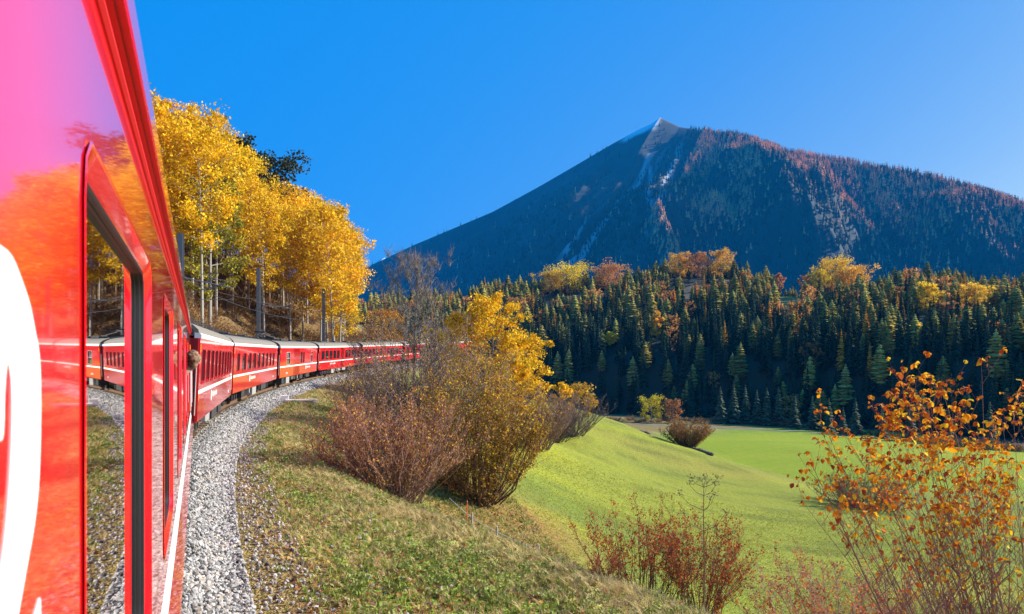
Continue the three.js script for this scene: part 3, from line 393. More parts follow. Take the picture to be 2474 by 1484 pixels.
// conifer: whorls of drooping, ragged branch blades round a leader
function conifer(seed, h, w, tiers, per, col, o = {}) {
  const r = rng(seed), trunk = new Soup(), crown = new Soup(); trunk.tube([V(0, 0, 0), V(0, h * .98, 0)], [h * .012, .02], 5, [.09, .065, .045]);
  const b0 = o.base ?? .08;
  for (let k = 0; k < tiers; k++) { const t = (k + r() * .5) / tiers, y = h * lerp(b0, .985, t), prof = o.round ? Math.pow(1 - Math.pow(t, 2.2), .8) * (.75 + .25 * Math.min(1, t * 5)) : (1 - t) * (.9 + .1 * Math.min(1, t * 8)) + .03; const n = Math.max(4, Math.round(per * (.55 + .45 * (1 - t)))), off = r() * 6.28;
    for (let q = 0; q < n; q++) { const a = off + q / n * 6.283 + (r() - .5) * .5, len = w * .5 * prof * (.65 + .55 * r()), dr = (o.droop ?? .35) * len * (.6 + .8 * r()), wd = len * (o.blade ?? .34) * (.7 + .6 * r()), k2 = .65 + .6 * r(), c = [col[0] * k2, col[1] * k2, col[2] * k2], ca = Math.cos(a), sa = Math.sin(a), th = h / tiers * (o.thick ?? .75);
      const jy = (r() - .5) * h / tiers * 1.3 * (1 - t), i0 = crown.vert(ca * .02, y + th * .6, sa * .02, c), i1 = crown.vert(ca * len * .6 - sa * wd, y + jy - dr * .45, sa * len * .6 + ca * wd, c), i2 = crown.vert(ca * len, y + jy - dr, sa * len, [c[0] * 1.25, c[1] * 1.25, c[2] * 1.2]), i3 = crown.vert(ca * len * .6 + sa * wd, y + jy - dr * .45, sa * len * .6 - ca * wd, c), i4 = crown.vert(ca * len * .5, y + jy - dr * .5 - th * .55, sa * len * .5, c);
      crown.i.push(i0, i1, i2, i0, i2, i3, i0, i4, i1, i1, i4, i2, i2, i4, i3, i3, i4, i0); } }
  return [trunk.geo(), null, crown.geo()];
}
// shrub of many stems that fan out from the base; twigs and small leaves on them
function shrub(seed, o) {
  const r = rng(seed), st = new Soup(), lf = new Soup(), tips = [];
  for (let k = 0; k < o.stems; k++) {
    const a = r() * 6.283, out = Math.pow(r(), .6) * o.spread, hh = o.h * (.55 + .45 * r()) * (1 - .35 * (out / o.spread) ** 2), bx = Math.cos(a) * o.foot * r(), bz = Math.sin(a) * o.foot * r() * (o.flat || 1);
    const pts = []; let x = bx, z = bz, n = 6; for (let q = 0; q <= n; q++) { const u = q / n; pts.push(V(x + Math.cos(a) * out * Math.pow(u, o.curve || 1.3), hh * Math.pow(u, .92), z + Math.sin(a) * out * Math.pow(u, o.curve || 1.3) * (o.flat || 1))); if (q) { x += (r() - .5) * .05 * o.h; z += (r() - .5) * .05 * o.h; } }
    const rad = o.rad * (.6 + .8 * r()), bc = pick(r, o.bark, .3); st.tube(pts, pts.map((_, q) => rad * (1.05 - q / n * .85)), 4, bc);
    const tw = o.twigs; for (let q = 0; q < tw; q++) { const u = lerp(o.from ?? .25, 1, Math.pow(r(), .8)), f = u * n, i = Math.min(n - 1, Math.floor(f)), p = pts[i].clone().lerp(pts[i + 1], f - i), b = a + (r() - .5) * 3.4, l = o.h * o.twigLen * (.4 + .9 * r()) * (1.15 - .5 * u), up = .35 + .9 * r(); const m = p.clone().add(V(Math.cos(b) * l * .5, l * .5 * up, Math.sin(b) * l * .5)), e = p.clone().add(V(Math.cos(b) * l * .85 + (r() - .5) * l * .3, l * up * 1.05, Math.sin(b) * l * .85 + (r() - .5) * l * .3)); st.tube([p, m, e], [rad * .38, rad * .28, rad * .14], 3, bc);
      if (o.sub) for (let w = 0; w < o.sub; w++) { const s0 = p.clone().lerp(e, .3 + .7 * r()), s1 = s0.clone().add(V((r() - .5) * l * .7, l * (.1 + .5 * r()), (r() - .5) * l * .7)); st.tube([s0, s1], [rad * .2, rad * .1], 3, bc); tips.push([s0, s1]); }
      tips.push([p, m], [m, e]); }
  }
  for (let k = 0; k < o.leaves; k++) { const [p, e] = tips[Math.floor(r() * tips.length)], u = r(), q = p.clone().lerp(e, u); if (o.keep && !o.keep(q, r)) continue; lf.leaf(q.x + (r() - .5) * o.size * 1.5, q.y + (r() - .5) * o.size * 1.5, q.z + (r() - .5) * o.size * 1.5, o.size * (.6 + .8 * r()), r, pick(r, o.cols, .3)); }
  return [st.geo(), lf.geo()];
}
function addShrub(name, label, category, pos, turn, geos, group) { const t = thing(name, label, category, pos, turn, group); part('stems', geos[0], M.bark, t); part('leaves', geos[1], M.leaf, t); return t; }

// ---------------------------------------------------------------- golden trees on the slope left of the track
{
  const G = 'golden aspens on the slope above the train';
  const protos = [[18, 5.6, .38, 34, 6600, .28], [20, 6.0, .43, 36, 7000, .28], [17, 5.4, .30, 34, 6600, .27], [20.5, 6.2, .46, 38, 7200, .28]].map((a, k) => treeProto('aspen_tree', broadleaf(100 + k, ...a, YEL, { bark: [.36, .34, .3], clump: .16, lift: 1.5, tr: .15 }), 'golden aspen with its pale trunk in view, in the front row above the train', 'tree', G));
  const ora = [0, 1].map(k => treeProto('aspen_tree', broadleaf(130 + k, 18, 5.4, .42, 34, 5600, .28, [[.86, .57, .02], [.92, .65, .02], [.78, .50, .03]], { bark: [.34, .31, .28], clump: .16, sparse: .06, lift: 1.5, tr: .14 }), 'amber aspen in the front row above the train', 'tree', G));
  const green = treeProto('larch_tree', broadleaf(140, 17, 5.6, .2, 32, 6000, .28, [[.34, .31, .03], [.42, .35, .025], [.25, .27, .03]], { bark: [.3, .27, .24], clump: .10 }), 'greenish yellow larch among the golden aspens', 'tree', null);
  const tan = treeProto('birch_tree', broadleaf(141, 14, 5.2, .2, 30, 3000, .26, [[.36, .23, .08], [.42, .29, .08]], { bark: [.4, .37, .33], clump: .11 }), 'half bare tan birch', 'tree', null);
  const tints = [[1, 1, 1], [.86, .83, .75], [1, .95, .8], [.95, 1, .95]].map(c => leafMat({ color: rgb(...c) }));
  const r = rng(77);
  const names = { 3: 'golden aspen nearest the edge of the red carriage roof', 9: 'golden aspen with a white trunk right beside the tall mast' };
  const SKY = [[200, 235], [380, 250], [470, 272], [510, 322], [540, 368], [590, 398], [640, 425], [700, 440], [740, 448], [800, 490], [840, 520], [870, 585], [900, 660], [1000, 740]], table0 = (T, x) => { for (let i = 1; i < T.length; i++) if (x <= T[i][0]) return lerp(T[i - 1][1], T[i][1], clamp((x - T[i - 1][0]) / (T[i][0] - T[i - 1][0]), 0, 1)); return T[T.length - 1][1]; };
  let n = 0; const put = (s, d, proto, k, label, group) => { const [x, z] = track(s, d); const tr = plant(proto, [x, groundY(x, z) - .15, z], r() * 6.28, k, label, label ? null : group); if (!label && d < -12.5) tr.userData.group = 'aspen crowns behind the front row on the slope', tr.userData.label = (proto === ora[0] || proto === ora[1] ? 'amber' : 'golden') + ' aspen whose crown shows behind the front row on the slope'; if (!label) tr.children[2].material = tints[Math.floor(r() * 4)]; n++; };
  for (let s = 14; s < 108; s += 3.9) for (const d of [-10.5, -15, -20, -26, -32, -38]) { if (d > -12 && s > 28 && r() < .45) continue; if (s > 84 && d < -28) continue; if (s > 60 && d < -35) continue; const ss = s + (r() - .5) * 3.4 - d * .12, dd = d + (r() - .5) * 3.6, u = r(); const k = (d > -15 ? .80 : d > -20 ? .95 : .95) * (.88 + .26 * r()) * (1 + .22 * sstep(34, 52, s) * (1 - .5 * sstep(80, 100, s)));
    const [tx, tz] = track(ss, dd), dpx = (tx / -tz * F + 512) / K, top = EYE - ((table0(SKY, dpx) + 6 + 26 * r()) * K - HZ) * -tz / F, cap = (top - groundY(tx, tz)) / 19.2; if (cap < .27) continue;
    put(ss, dd, u < .12 && ss > 40 ? ora[1] : ss > 78 ? ora[n % 2] : protos[n % 4], ((q = Math.min(k, cap)) => [q * (.5 + .5 * k / q > 1.25 ? 1.2 : 1), q, q])(), null, G); }
  [[790, 96, 497], [806, 99, 515], [820, 93, 560], [828, 97, 625], [804, 86, 545], [775, 90, 482]].forEach(([dx, D, top], i) => { const x = (dx * K - 512) * D / F, y = groundY(x, -D), q = (EYE - (top * K - HZ) * D / F - y) / 18.5, e = plant(i % 2 ? protos[2] : ora[1], [x, y - .2, -D], i * 1.3, [Math.max(q, .55), q, Math.max(q, .55)], null, G); e.children[2].material = tints[i % 4]; });
  put(64, -10.5, green, [1, 1.02, 1], 'greenish yellow larch between the two middle masts'); put(71, -13, green, [.85, .95, .85], 'slim greenish larch just left of the mast behind the fourth carriage');
  put(30, -13, tan, 1, 'half bare tan birch beside the nearest carriage roof edge'); put(38, -30, tan, [1.05, 1.3, 1.05], 'bare topped tan birch on the skyline of the golden stand');
}
{ // dark pines on the crest of that slope, bare trees and undergrowth below it
  const pine = treeProto('pine_tree', broadleaf(150, 15, 6, .5, 24, 4200, .30, [[.035, .055, .028], [.05, .07, .03], [.028, .045, .03]], { bark: [.16, .1, .07], clump: .13 }), '', 'tree', null);
  [[545, 98, 330, 'dark green pine, leftmost of the trio on the skyline above the golden trees'], [592, 100, 345, 'dark green pine, middle of the trio on the skyline above the golden trees'], [650, 102, 376, 'dark green pine, rightmost of the trio on the skyline above the golden trees']].forEach(([dx, D, top, l], i) => { const x = (dx * K - 512) * D / F, y = groundY(x, -D), k = (EYE - (top * K - HZ) * D / F - y) / 16; plant(pine, [x, y, -D], i * 2, [Math.min(k, 1.5), k, Math.min(k, 1.5)], l, null); });
  const brownS = [0, 1, 2].map(k => { const g = shrub(200 + k, { stems: 26, spread: 1.5, h: 2.6, foot: .5, rad: .022, twigs: 7, twigLen: .3, bark: [[.15, .10, .07], [.19, .13, .09], [.12, .085, .065]], leaves: 520, size: .14, cols: [[.24, .12, .035], [.30, .17, .04], [.19, .09, .04], [.36, .2, .03]], from: .15 }); const t = new THREE.Group(); t.name = 'undergrowth_bush'; t.userData.base = 'undergrowth_bush'; tag(t, 'leafless brown bush in the undergrowth below the golden trees', 'bush', 'brown bushes below the golden trees'); part('stems', g[0], M.bark, t); part('leaves', g[1], M.leaf, t); return t; });
  const r = rng(91); let i = 0;
  for (let s = 40; s < 150; s += 2.6) for (const d of [-6.2, -9.5, -13.5]) { if (s < 62 && d > -8) continue; if (r() < .15) continue; const [x, z] = track(s + (r() - .5) * 2, d + (r() - .5) * 2.6); plant(brownS[i++ % 3], [x, groundY(x, z) - .1, z], r() * 6, (.55 + .6 * r()) * (s > 85 ? 1.25 : 1)); }
  for (let s = 20; s < 100; s += 3.2) for (const d of [-15, -19, -23]) { if (r() < .2) continue; const [x, z] = track(s + (r() - .5) * 3, d + (r() - .5) * 4); plant(brownS[i++ % 3], [x, groundY(x, z) - .1, z], r() * 6, .5 + .6 * r()); }
  for (let s = 44; s < 116; s += 3.1) for (const d of [-20, -25, -30, -36]) { if (r() < .12) continue; const [x, z] = track(s + (r() - .5) * 3, d + (r() - .5) * 4), k = 1.1 + .9 * r(); plant(brownS[i++ % 3], [x, groundY(x, z) - .1, z], r() * 6, [k, k * 1.25, k]); }
  const og = broadleaf(160, 6.5, 5, .08, 20, 2600, .22, [[.55, .27, .03], [.62, .34, .02], [.42, .2, .04]], { clump: .14 }), ot = treeProto('orange_tree', og, '', 'tree', null);
  [[112, -8, 1, 'low orange tree above the last carriages, left of the bare grey tree'], [122, -11, .9, 'smaller amber tree at the end of the brown slope']].forEach(([s, d, k, l]) => { const [x, z] = track(s, d); plant(ot, [x, groundY(x, z), z], s, k, l, null); });
  const stump = single('tree_stump', new THREE.CylinderGeometry(.4, .55, .8, 9).translate(0, .4, 0), std(rgb(.03, .025, .02), .95), 'dark stump on the grass bank left of the tall mast', 'stump'); const [sx, sz] = track(48, -6.4); stump.position.set(sx, groundY(sx, sz) - .1, sz);
}
// ---------------------------------------------------------------- thicket on the bank and trees behind it
{
  const brown = [[.27, .16, .115], [.33, .20, .15], [.20, .12, .085]];
  const tall = (dx, D, top, base = 0) => { const p = onGround(dx, D, .2); return EYE - (top * K - HZ) * D / F - p[1] + .02 * D; };
  addShrub('hazel_bush', 'big reddish brown bush in front of the thicket, its stems rooted on the bank', 'bush', onGround(945, 22, .2), 0, shrub(300, { stems: 140, spread: 2.3, h: tall(945, 22, 975), foot: 1.0, rad: .022, twigs: 13, twigLen: .17, sub: 3, bark: brown, leaves: 11000, size: .07, cols: [[.44, .19, .06], [.5, .25, .07], [.36, .15, .06], [.62, .36, .03], [.46, .24, .09]], from: .10, curve: .95 }));
  addShrub('shrub', 'tall ochre and yellow bush right of the reddish brown one, hanging over the meadow', 'bush', onGround(1155, 32, .2), 0, shrub(301, { stems: 90, spread: 2.5, h: tall(1155, 32, 872), foot: 1.1, rad: .028, twigs: 13, twigLen: .17, sub: 2, bark: [[.17, .11, .07], [.2, .13, .08], [.13, .085, .055]], leaves: 24000, size: .10, cols: [[.52, .31, .02], [.62, .40, .015], [.38, .22, .04], [.42, .20, .04], [.36, .27, .05]], from: .0, curve: .55 }));
  addShrub('shrub', 'grey brown leafless bush on top of the thicket in front of the last carriages', 'bush', onGround(978, 36, .2), 1, shrub(302, { stems: 150, spread: 3.0, h: tall(978, 36, 820) * 1.06, foot: 1.3, rad: .028, twigs: 13, twigLen: .16, sub: 3, bark: [[.21, .165, .14], [.27, .215, .18], [.15, .12, .11]], leaves: 8500, size: .085, cols: [[.5, .3, .03], [.36, .24, .07], [.6, .42, .02], [.3, .18, .08]], from: .1, curve: .9 }));
  addShrub('shrub', 'pale brown twiggy bush between the grey bush and the golden poplars', 'bush', onGround(1105, 42, .2), 2, shrub(303, { stems: 90, spread: 2.6, h: tall(1105, 42, 800) * 1.06, foot: 1.2, rad: .028, twigs: 13, twigLen: .15, sub: 3, bark: [[.26, .19, .14], [.30, .22, .16], [.21, .155, .11]], leaves: 4200, size: .095, cols: [[.38, .26, .05], [.3, .2, .07], [.44, .3, .03]], from: .12, curve: .9 }));
  addShrub('shrub', 'small rusty bush at the left foot of the reddish brown one', 'bush', onGround(862, 29, .2), 3, shrub(304, { stems: 44, spread: 1.2, h: tall(862, 29, 985), foot: .7, rad: .018, twigs: 10, twigLen: .2, sub: 2, bark: brown, leaves: 2200, size: .075, cols: [[.34, .17, .03], [.4, .24, .03], [.26, .12, .04]], from: .1 }));
  addShrub('shrub', 'yellow flecked bush at the left end of the thicket beside the ballast', 'bush', onGround(905, 44, .2), 3.5, shrub(305, { stems: 95, spread: 2.2, h: tall(905, 44, 890), foot: 1, rad: .02, twigs: 11, twigLen: .2, sub: 2, bark: brown, leaves: 5200, size: .085, cols: [[.4, .24, .03], [.3, .14, .04], [.5, .34, .02]], from: .1 }));
  // bare tree in front of the forest
  const bare = (seed, h, w, label, pos, tr) => { const g = broadleaf(seed, h, w, .18, 34, 60, .1, [[.3, .2, .1]], { bark: [.19, .165, .155], tr, lift: 1.5 }); const r = rng(seed + 1), s = new Soup(), p = g[1].attributes.position; for (let k = 0; k < 2600; k++) { const q = Math.floor(r() * p.count), a = V(p.getX(q), p.getY(q), p.getZ(q)), l = .35 + .9 * r(), c = [.17 + .06 * r(), .145 + .05 * r(), .135 + .05 * r()]; s.tube([a, a.clone().add(V((r() - .5) * l, l * (.3 + .6 * r()), (r() - .5) * l)), a.clone().add(V((r() - .5) * l * 1.8, l * (.9 + .8 * r()), (r() - .5) * l * 1.8))], [.022, .016, .009], 3, c); }
    const t = thing('bare_tree', label, 'tree', pos, 0); part('trunk', g[0], M.bark, t); part('limbs', g[1], M.bark, t); part('twigs', s.geo(), M.bark, t); };
  bare(310, 15.5, 8.2, 'tall leafless grey tree in front of the forest, above the last carriages', onGround(1000, 86, .2), .2);
  bare(311, 7, 4.5, 'smaller leafless tree just right of the tall grey one', onGround(1058, 84, .2), .1);
  // golden poplars right behind the thicket
  const pop = (seed, dx, D, top, w, base, n, label, o = {}) => { const p = onGround(dx, D, .2), h = EYE - (top * K - HZ) * D / F - p[1], g = broadleaf(seed, h, w, base, 26, n, .24, YEL.concat([[.58, .36, .02]]), { bark: [.2, .17, .15], clump: .12, ...o }); const t = thing('poplar_tree', label, 'tree', p, seed); part('trunk', g[0], M.bark, t); part('limbs', g[1], M.bark, t); part('crown', g[2], M.leaf, t); };
  pop(320, 1120, 64, 765, 4.4, .35, 5200, 'golden poplar on the left of the group behind the thicket'); pop(321, 1190, 66, 732, 5.4, .22, 7500, 'tallest golden poplar with a dark trunk, in the middle of the group behind the thicket', { sparse: .06 });
  pop(322, 1268, 68, 822, 4.4, .2, 5200, 'broad golden poplar on the right of the group, against the dark forest'); pop(323, 1240, 60, 868, 3.4, .38, 4200, 'low bright yellow tree at the right foot of the golden poplars');
  // bushes along the top of the meadow
  const mb = [[1292, 62, 918, 3.2, 'brown leafless bush right of the golden poplars at the top of the meadow', [[.22, .14, .10], [.26, .17, .12]], 900], [1385, 84, 942, 4.3, 'round purplish brown bush at the right end of the hedge above the meadow', [[.17, .125, .11], [.21, .15, .13]], 300], [1335, 80, 965, 2.4, 'low dark brown bush between the two round ones above the meadow', [[.15, .10, .08]], 200]];
  mb.forEach(([dx, D, top, sp, l, bk, lv], k) => { const p = onGround(dx, D, .2), h = EYE - (top * K - HZ) * D / F - p[1]; addShrub('shrub', l, 'bush', p, k, shrub(330 + k, { stems: 90, spread: sp, h, foot: 1.6, rad: .04, twigs: 12, twigLen: .2, sub: 3, bark: bk, leaves: lv, size: .16, cols: [[.36, .2, .05], [.3, .17, .06]], from: .05, curve: .8 })); });
  const small = (dx, D, top, w, cols, label, nm = 'small_tree', base = .08) => { const p = onGround(dx, D, .1), h = EYE - (top * K - HZ) * D / F - p[1], g = broadleaf(Math.round(dx), h, w, base, 18, 1500, .024 * D ** .5 * 1.4, cols, { clump: .16, tr: h * .02 }); const t = thing(nm, label, 'tree', p, dx); part('trunk', g[0], M.bark, t); part('limbs', g[1], M.bark, t); part('crown', g[2], M.leaf, t); };
  small(1357, 92, 930, 2.2, YEL, 'narrow bright yellow tree rising out of the hedge above the meadow'); small(1398, 96, 938, 4, [[.5, .3, .03], [.58, .36, .02], [.4, .24, .04]], 'amber tree behind the round purplish bush');
  small(1573, 240, 966, 8, [[.55, .5, .02], [.6, .5, .015]], 'small pointed bright yellow tree at the far field edge'); small(1625, 236, 972, 6, [[.42, .2, .06], [.36, .17, .06]], 'orange brown columnar tree next to the dark spruce at the far field edge');
  // the lone bush on the terrace edge
  addShrub('shrub', 'lone round orange brown bush in the middle of the meadow', 'bush', onGround(1662, 105, .2), 0, shrub(340, { stems: 100, spread: 3.4, h: 4.7, foot: 1.0, rad: .05, twigs: 12, twigLen: .22, sub: 2, bark: [[.2, .12, .07], [.24, .15, .08]], leaves: 5200, size: .22, cols: [[.36, .19, .05], [.42, .24, .05], [.3, .15, .05]], from: .02, curve: .85 }));
  addShrub('shrub', 'grey green bush in the meadow behind the twigs of the leafy foreground bush', 'bush', onGround(2085, 72, .2), 0, shrub(341, { stems: 90, spread: 4.2, h: 4.2, foot: 2.4, rad: .04, twigs: 12, twigLen: .2, sub: 3, bark: [[.15, .12, .085], [.18, .14, .10]], leaves: 3000, size: .14, cols: [[.16, .17, .06], [.24, .18, .06], [.3, .17, .05]], from: .05, curve: .8 }));
  // row of low bushes at the far edge of the field
  const bg = [0, 1, 2].map(k => shrub(350 + k, { stems: 40, spread: 3, h: 3.6, foot: 1.5, rad: .06, twigs: 9, twigLen: .25, sub: 1, bark: [[.2, .13, .1], [.17, .12, .10]], leaves: 700, size: .3, cols: [[.36, .2, .06], [.28, .15, .07], [.45, .28, .03]], from: .05, curve: .8 }));
  const hp = bg.map(g => { const t = new THREE.Group(); t.name = 'hedge_bush'; t.userData.base = 'hedge_bush'; tag(t, 'low brown bush in the hedge along the far edge of the field', 'bush', 'low bushes along the far field edge'); part('stems', g[0], M.bark, t); part('leaves', g[1], M.leaf, t); return t; });
  const r = rng(44); let k = 0;
  for (let dx = 1455; dx < 2480; dx += dx < 1720 ? 17 : 24) { const D = dx < 1730 ? 235 + r() * 12 : lerp(238, 172, sstep(1730, 2473, dx)) + r() * 6; plant(hp[k++ % 3], onGround(dx, D, .2), r() * 6, (.35 + .5 * r()) * (dx < 1730 ? .8 : 1)); }
}
{ // spruces along the far edge of the field
  const a = [[1740, 236, 930], [1772, 238, 922], [1800, 240, 925], [1828, 236, 938], [1852, 234, 932], [1880, 233, 930], [1920, 226, 950], [1962, 220, 952], [2002, 214, 958], [2036, 210, 980], [2066, 207, 958], [1607, 246, 962], [2130, 200, 975], [2200, 196, 970], [2290, 190, 980], [2390, 184, 965]];
  const ords = ['first', 'second', 'third', 'fourth', 'fifth', 'sixth', 'seventh', 'eighth', 'ninth', 'tenth', 'eleventh'];
  const pr = [0, 1, 2, 3].map(k => treeProto('spruce_tree', conifer(400 + k, 12, 5.6, 17, 13, [.12, .165, .095], { droop: .3, blade: .3 }), '', 'tree', null));
  a.forEach(([dx, D, top], i) => { const p = onGround(dx, D, .2), h = EYE - (top * K - HZ) * D / F - p[1]; plant(pr[i % 4], p, i * 1.7, [h / 12 * .95, h / 12, h / 12 * .95], i < 11 ? ords[i] + ' spruce from the left in the row along the far field edge' : i === 11 ? 'lone dark spruce beside the orange brown columnar tree at the far field edge' : ['dark spruce behind the left end of the foreground bush', 'dark spruce behind the middle of the foreground bush twigs', 'dark spruce behind the right part of the foreground bush', 'dark spruce at the right picture edge behind the foreground bush'][i - 12], null); });
}

// ---------------------------------------------------------------- wooded hill beyond the field
const ridgeTop = [[600, 740], [760, 735], [900, 712], [1000, 698], [1100, 694], [1180, 668], [1350, 652], [1500, 650], [1640, 625], [1740, 622], [1800, 642], [1880, 668], [1940, 664], [2000, 646], [2070, 652], [2110, 672], [2150, 655], [2200, 640], [2330, 650], [2390, 672], [2440, 662], [2480, 665], [2700, 640], [3100, 660]];
const table = (T, x) => { if (x <= T[0][0]) return T[0][1]; for (let i = 1; i < T.length; i++) if (x <= T[i][0]) return lerp(T[i - 1][1], T[i][1], (x - T[i - 1][0]) / (T[i][0] - T[i - 1][0])); return T[T.length - 1][1]; };
const footD = dx => table([[600, 300], [1400, 290], [1540, 268], [1700, 256], [1850, 242], [2000, 219], [2150, 199], [2473, 180], [3100, 160]], dx), ridgeD = dx => table([[600, 520], [1100, 560], [1640, 540], [2100, 500], [2473, 440], [3100, 380]], dx);
function hillY(x, z) {
  const D = -z, dx = (x / D * F + 512) / K, f = footD(dx), rd = ridgeD(dx), yr = EYE - (table(ridgeTop, dx) * K - HZ) * rd / F - 15.5, yf = -19.5, t = (D - f) / (rd - f);
  const bump = fbm(x * .012, z * .012, 4, 71) * 14 * sstep(.05, .5, t);
  if (t < 0) return yf - 6 * Math.min(1, -t * 8);
  if (t > 1) return yr - (D - rd) * .12 + bump * Math.exp(-(t - 1) * 3) * .3;
  const w = D - f, y1 = yf + 24 + 5 * fbm(x * .02, 3, 2, 73), step = sstep(26, 48, w);
  return lerp(yf, y1, step) + (yr - y1) * Math.pow(clamp((w - 48) / (rd - f - 48), 0, 1), .9) + bump * .7 * sstep(45, 75, w) * (1 - .6 * t);
}
{
  const pos = [], col = [], idx = [], na = 150, nd = 70;
  for (let j = 0; j <= nd; j++) for (let i = 0; i <= na; i++) { const dx = lerp(600, 3000, i / na), D = lerp(165, 760, Math.pow(j / nd, 1.15)), x = (dx * K - 512) * D / F, y = hillY(x, -D); pos.push(x, y, -D); const n = fbm(x * .05, D * .05, 3, 81), meadow = Math.max(0, 1 - ((dx - 1915) / 45) ** 2) * sstep(420, 450, D) * sstep(560, 540, D); col.push(...mix3(mix3([.035, .035, .02], [.07, .05, .03], sstep(-.2, .4, n)), [.2, .24, .05], meadow)); }
  for (let j = 0; j < nd; j++) for (let i = 0; i < na; i++) { const q = j * (na + 1) + i; idx.push(q, q + 1, q + na + 1, q + 1, q + na + 2, q + na + 1); }
  const g = new THREE.BufferGeometry(); g.setAttribute('position', new THREE.Float32BufferAttribute(pos, 3)); g.setAttribute('color', new THREE.Float32BufferAttribute(col, 3)); g.setIndex(idx); g.computeVertexNormals();
  single('hill', g, std(rgb(1, 1, 1), 1, { vertexColors: true }), 'wooded hill beyond the field', 'hill', null, 'structure');
}
{
  const r = rng(500), list = [], clear = [[1742, 500, 15], [1685, 505, 14], [1640, 510, 13], [1980, 455, 8], [2020, 470, 20], [2060, 465, 18], [1880, 500, 6], [1370, 520, 26], [1330, 520, 16], [1475, 530, 22], [2240, 335, 9], [2200, 300, 9], [2120, 298, 10], [2215, 292, 6], [1587, 330, 5], [1475, 340, 4], [2350, 330, 12], [2290, 320, 8], [2390, 320, 9]];
  for (let k = 0; k < 13500; k++) { const dx = lerp(640, 2900, r()), f = footD(dx), rd = ridgeD(dx); const u = Math.sqrt(lerp(f * f, (rd + 60) ** 2, r())); if (k > 6200) { if (u > f + 75) continue; } else if (u < f + 24) continue; if (u < f + 22) continue; if (Math.abs(dx - 1910) < 34 && u > 350 && u < 550) continue; if (clear.some(([cx, cD, cw]) => Math.abs(dx - cx) < cw * F / K / cD * .55 && u > cD - (cD > 440 ? 60 : 34) && u < cD + 6)) continue; const x = (dx * K - 512) * u / F; list.push([dx, u, x, hillY(x, -u)]); }
  list.sort((a, b) => a[1] - b[1]);
  // four conifer builds and two broadleaved ones, in a few tones
  const kinds = [
    ['spruce_tree', conifer(510, 18, 5.6, 21, 9, [1, 1, 1], { droop: .32 }), [.040, .058, .034]], ['spruce_tree', conifer(511, 17, 6.0, 20, 9, [1, 1, 1], { droop: .28 }), [.050, .070, .042]],
    ['pine_tree', conifer(512, 17, 7.2, 17, 9, [1, 1, 1], { round: 1, droop: .12, blade: .5, base: .2, thick: .9 }), [.34, .30, .085]], ['pine_tree', conifer(513, 16, 7.4, 17, 9, [1, 1, 1], { round: 1, droop: .1, blade: .5, base: .25, thick: .9 }), [.42, .34, .09]],
    ['larch_tree', conifer(514, 17, 6.2, 19, 9, [1, 1, 1], { droop: .15, blade: .4 }), [.66, .38, .05]], ['broadleaf_tree', broadleaf(515, 12, 9, .12, 16, 520, 1.0, [[1, 1, 1], [.85, .85, .85]], { clump: .14 }), [.55, .28, .08]]];
  const kindOf = (dx, t) => { const n = r(), up = Math.min(1, sstep(.25, .7, t) + (dx > 1900 ? .18 : 0)); if (n < lerp(.86, .30, up)) return r() < .5 ? 0 : 1; if (n < lerp(.97, .80, up)) return r() < .5 ? 2 : 3; if (n < lerp(.99, .93, up)) return 4; return 5; };
  const soft = (c, k) => k < 4 ? new THREE.MeshLambertMaterial({ color: c, vertexColors: true, side: THREE.DoubleSide }) : new THREE.MeshPhysicalMaterial({ color: c, vertexColors: true, roughness: 1, transmission: .4, thickness: 0, specularIntensity: .05, side: THREE.DoubleSide }), mats = kinds.map((k, n) => [.75, 1, 1.3].map(f => soft(rgb(k[2][0] * f, k[2][1] * f, k[2][2] * f), n)));
  const words = ['dark spruce of the dense wood on the shaded hill', 'dark spruce of the dense wood on the shaded hill', 'olive green pine of the wood on the hill', 'olive green pine of the wood on the hill', 'golden larch of the wood on the hill', 'rust coloured broadleaved tree of the wood on the hill'], groups = ['dark spruces of the hill wood', 'dark spruces of the hill wood', 'olive pines of the hill wood', 'olive pines of the hill wood', 'golden larches of the hill wood', 'rust coloured trees of the hill wood'];
  const rest = kinds.map(() => []); let own = 0;
  const wantOwn = new Set(); { const q = list.map((a, i) => [i, a]).filter(([, a]) => a[0] > 1330 && a[0] < 2480); q.slice(0, 500).forEach(([i], k) => { if (k % 2 === 0) wantOwn.add(i); }); }
  list.forEach(([dx, D, x, y], i) => { const k = kindOf(dx, (D - footD(dx)) / (ridgeD(dx) - footD(dx))), sc = (.58 + .52 * r() * (.5 + r())), tone = Math.floor(r() * 3), turn = r() * 6.28, wd = sc * (.78 + .25 * r());
    if (wantOwn.has(i) && own < 240) { own++; const t = thing(kinds[k][0], words[k], 'tree', [x, y - .3, -D], turn, groups[k]); part('trunk', kinds[k][1][0], M.bark, t); part('crown', kinds[k][1][2], mats[k][tone], t); t.scale.set(wd, sc, wd); }
    else rest[k].push([x, y - .3, -D, turn, wd, sc, tone]); });
  const mm = new THREE.Matrix4(), q = new THREE.Quaternion(), up = V(0, 1, 0), cc = new THREE.Color();
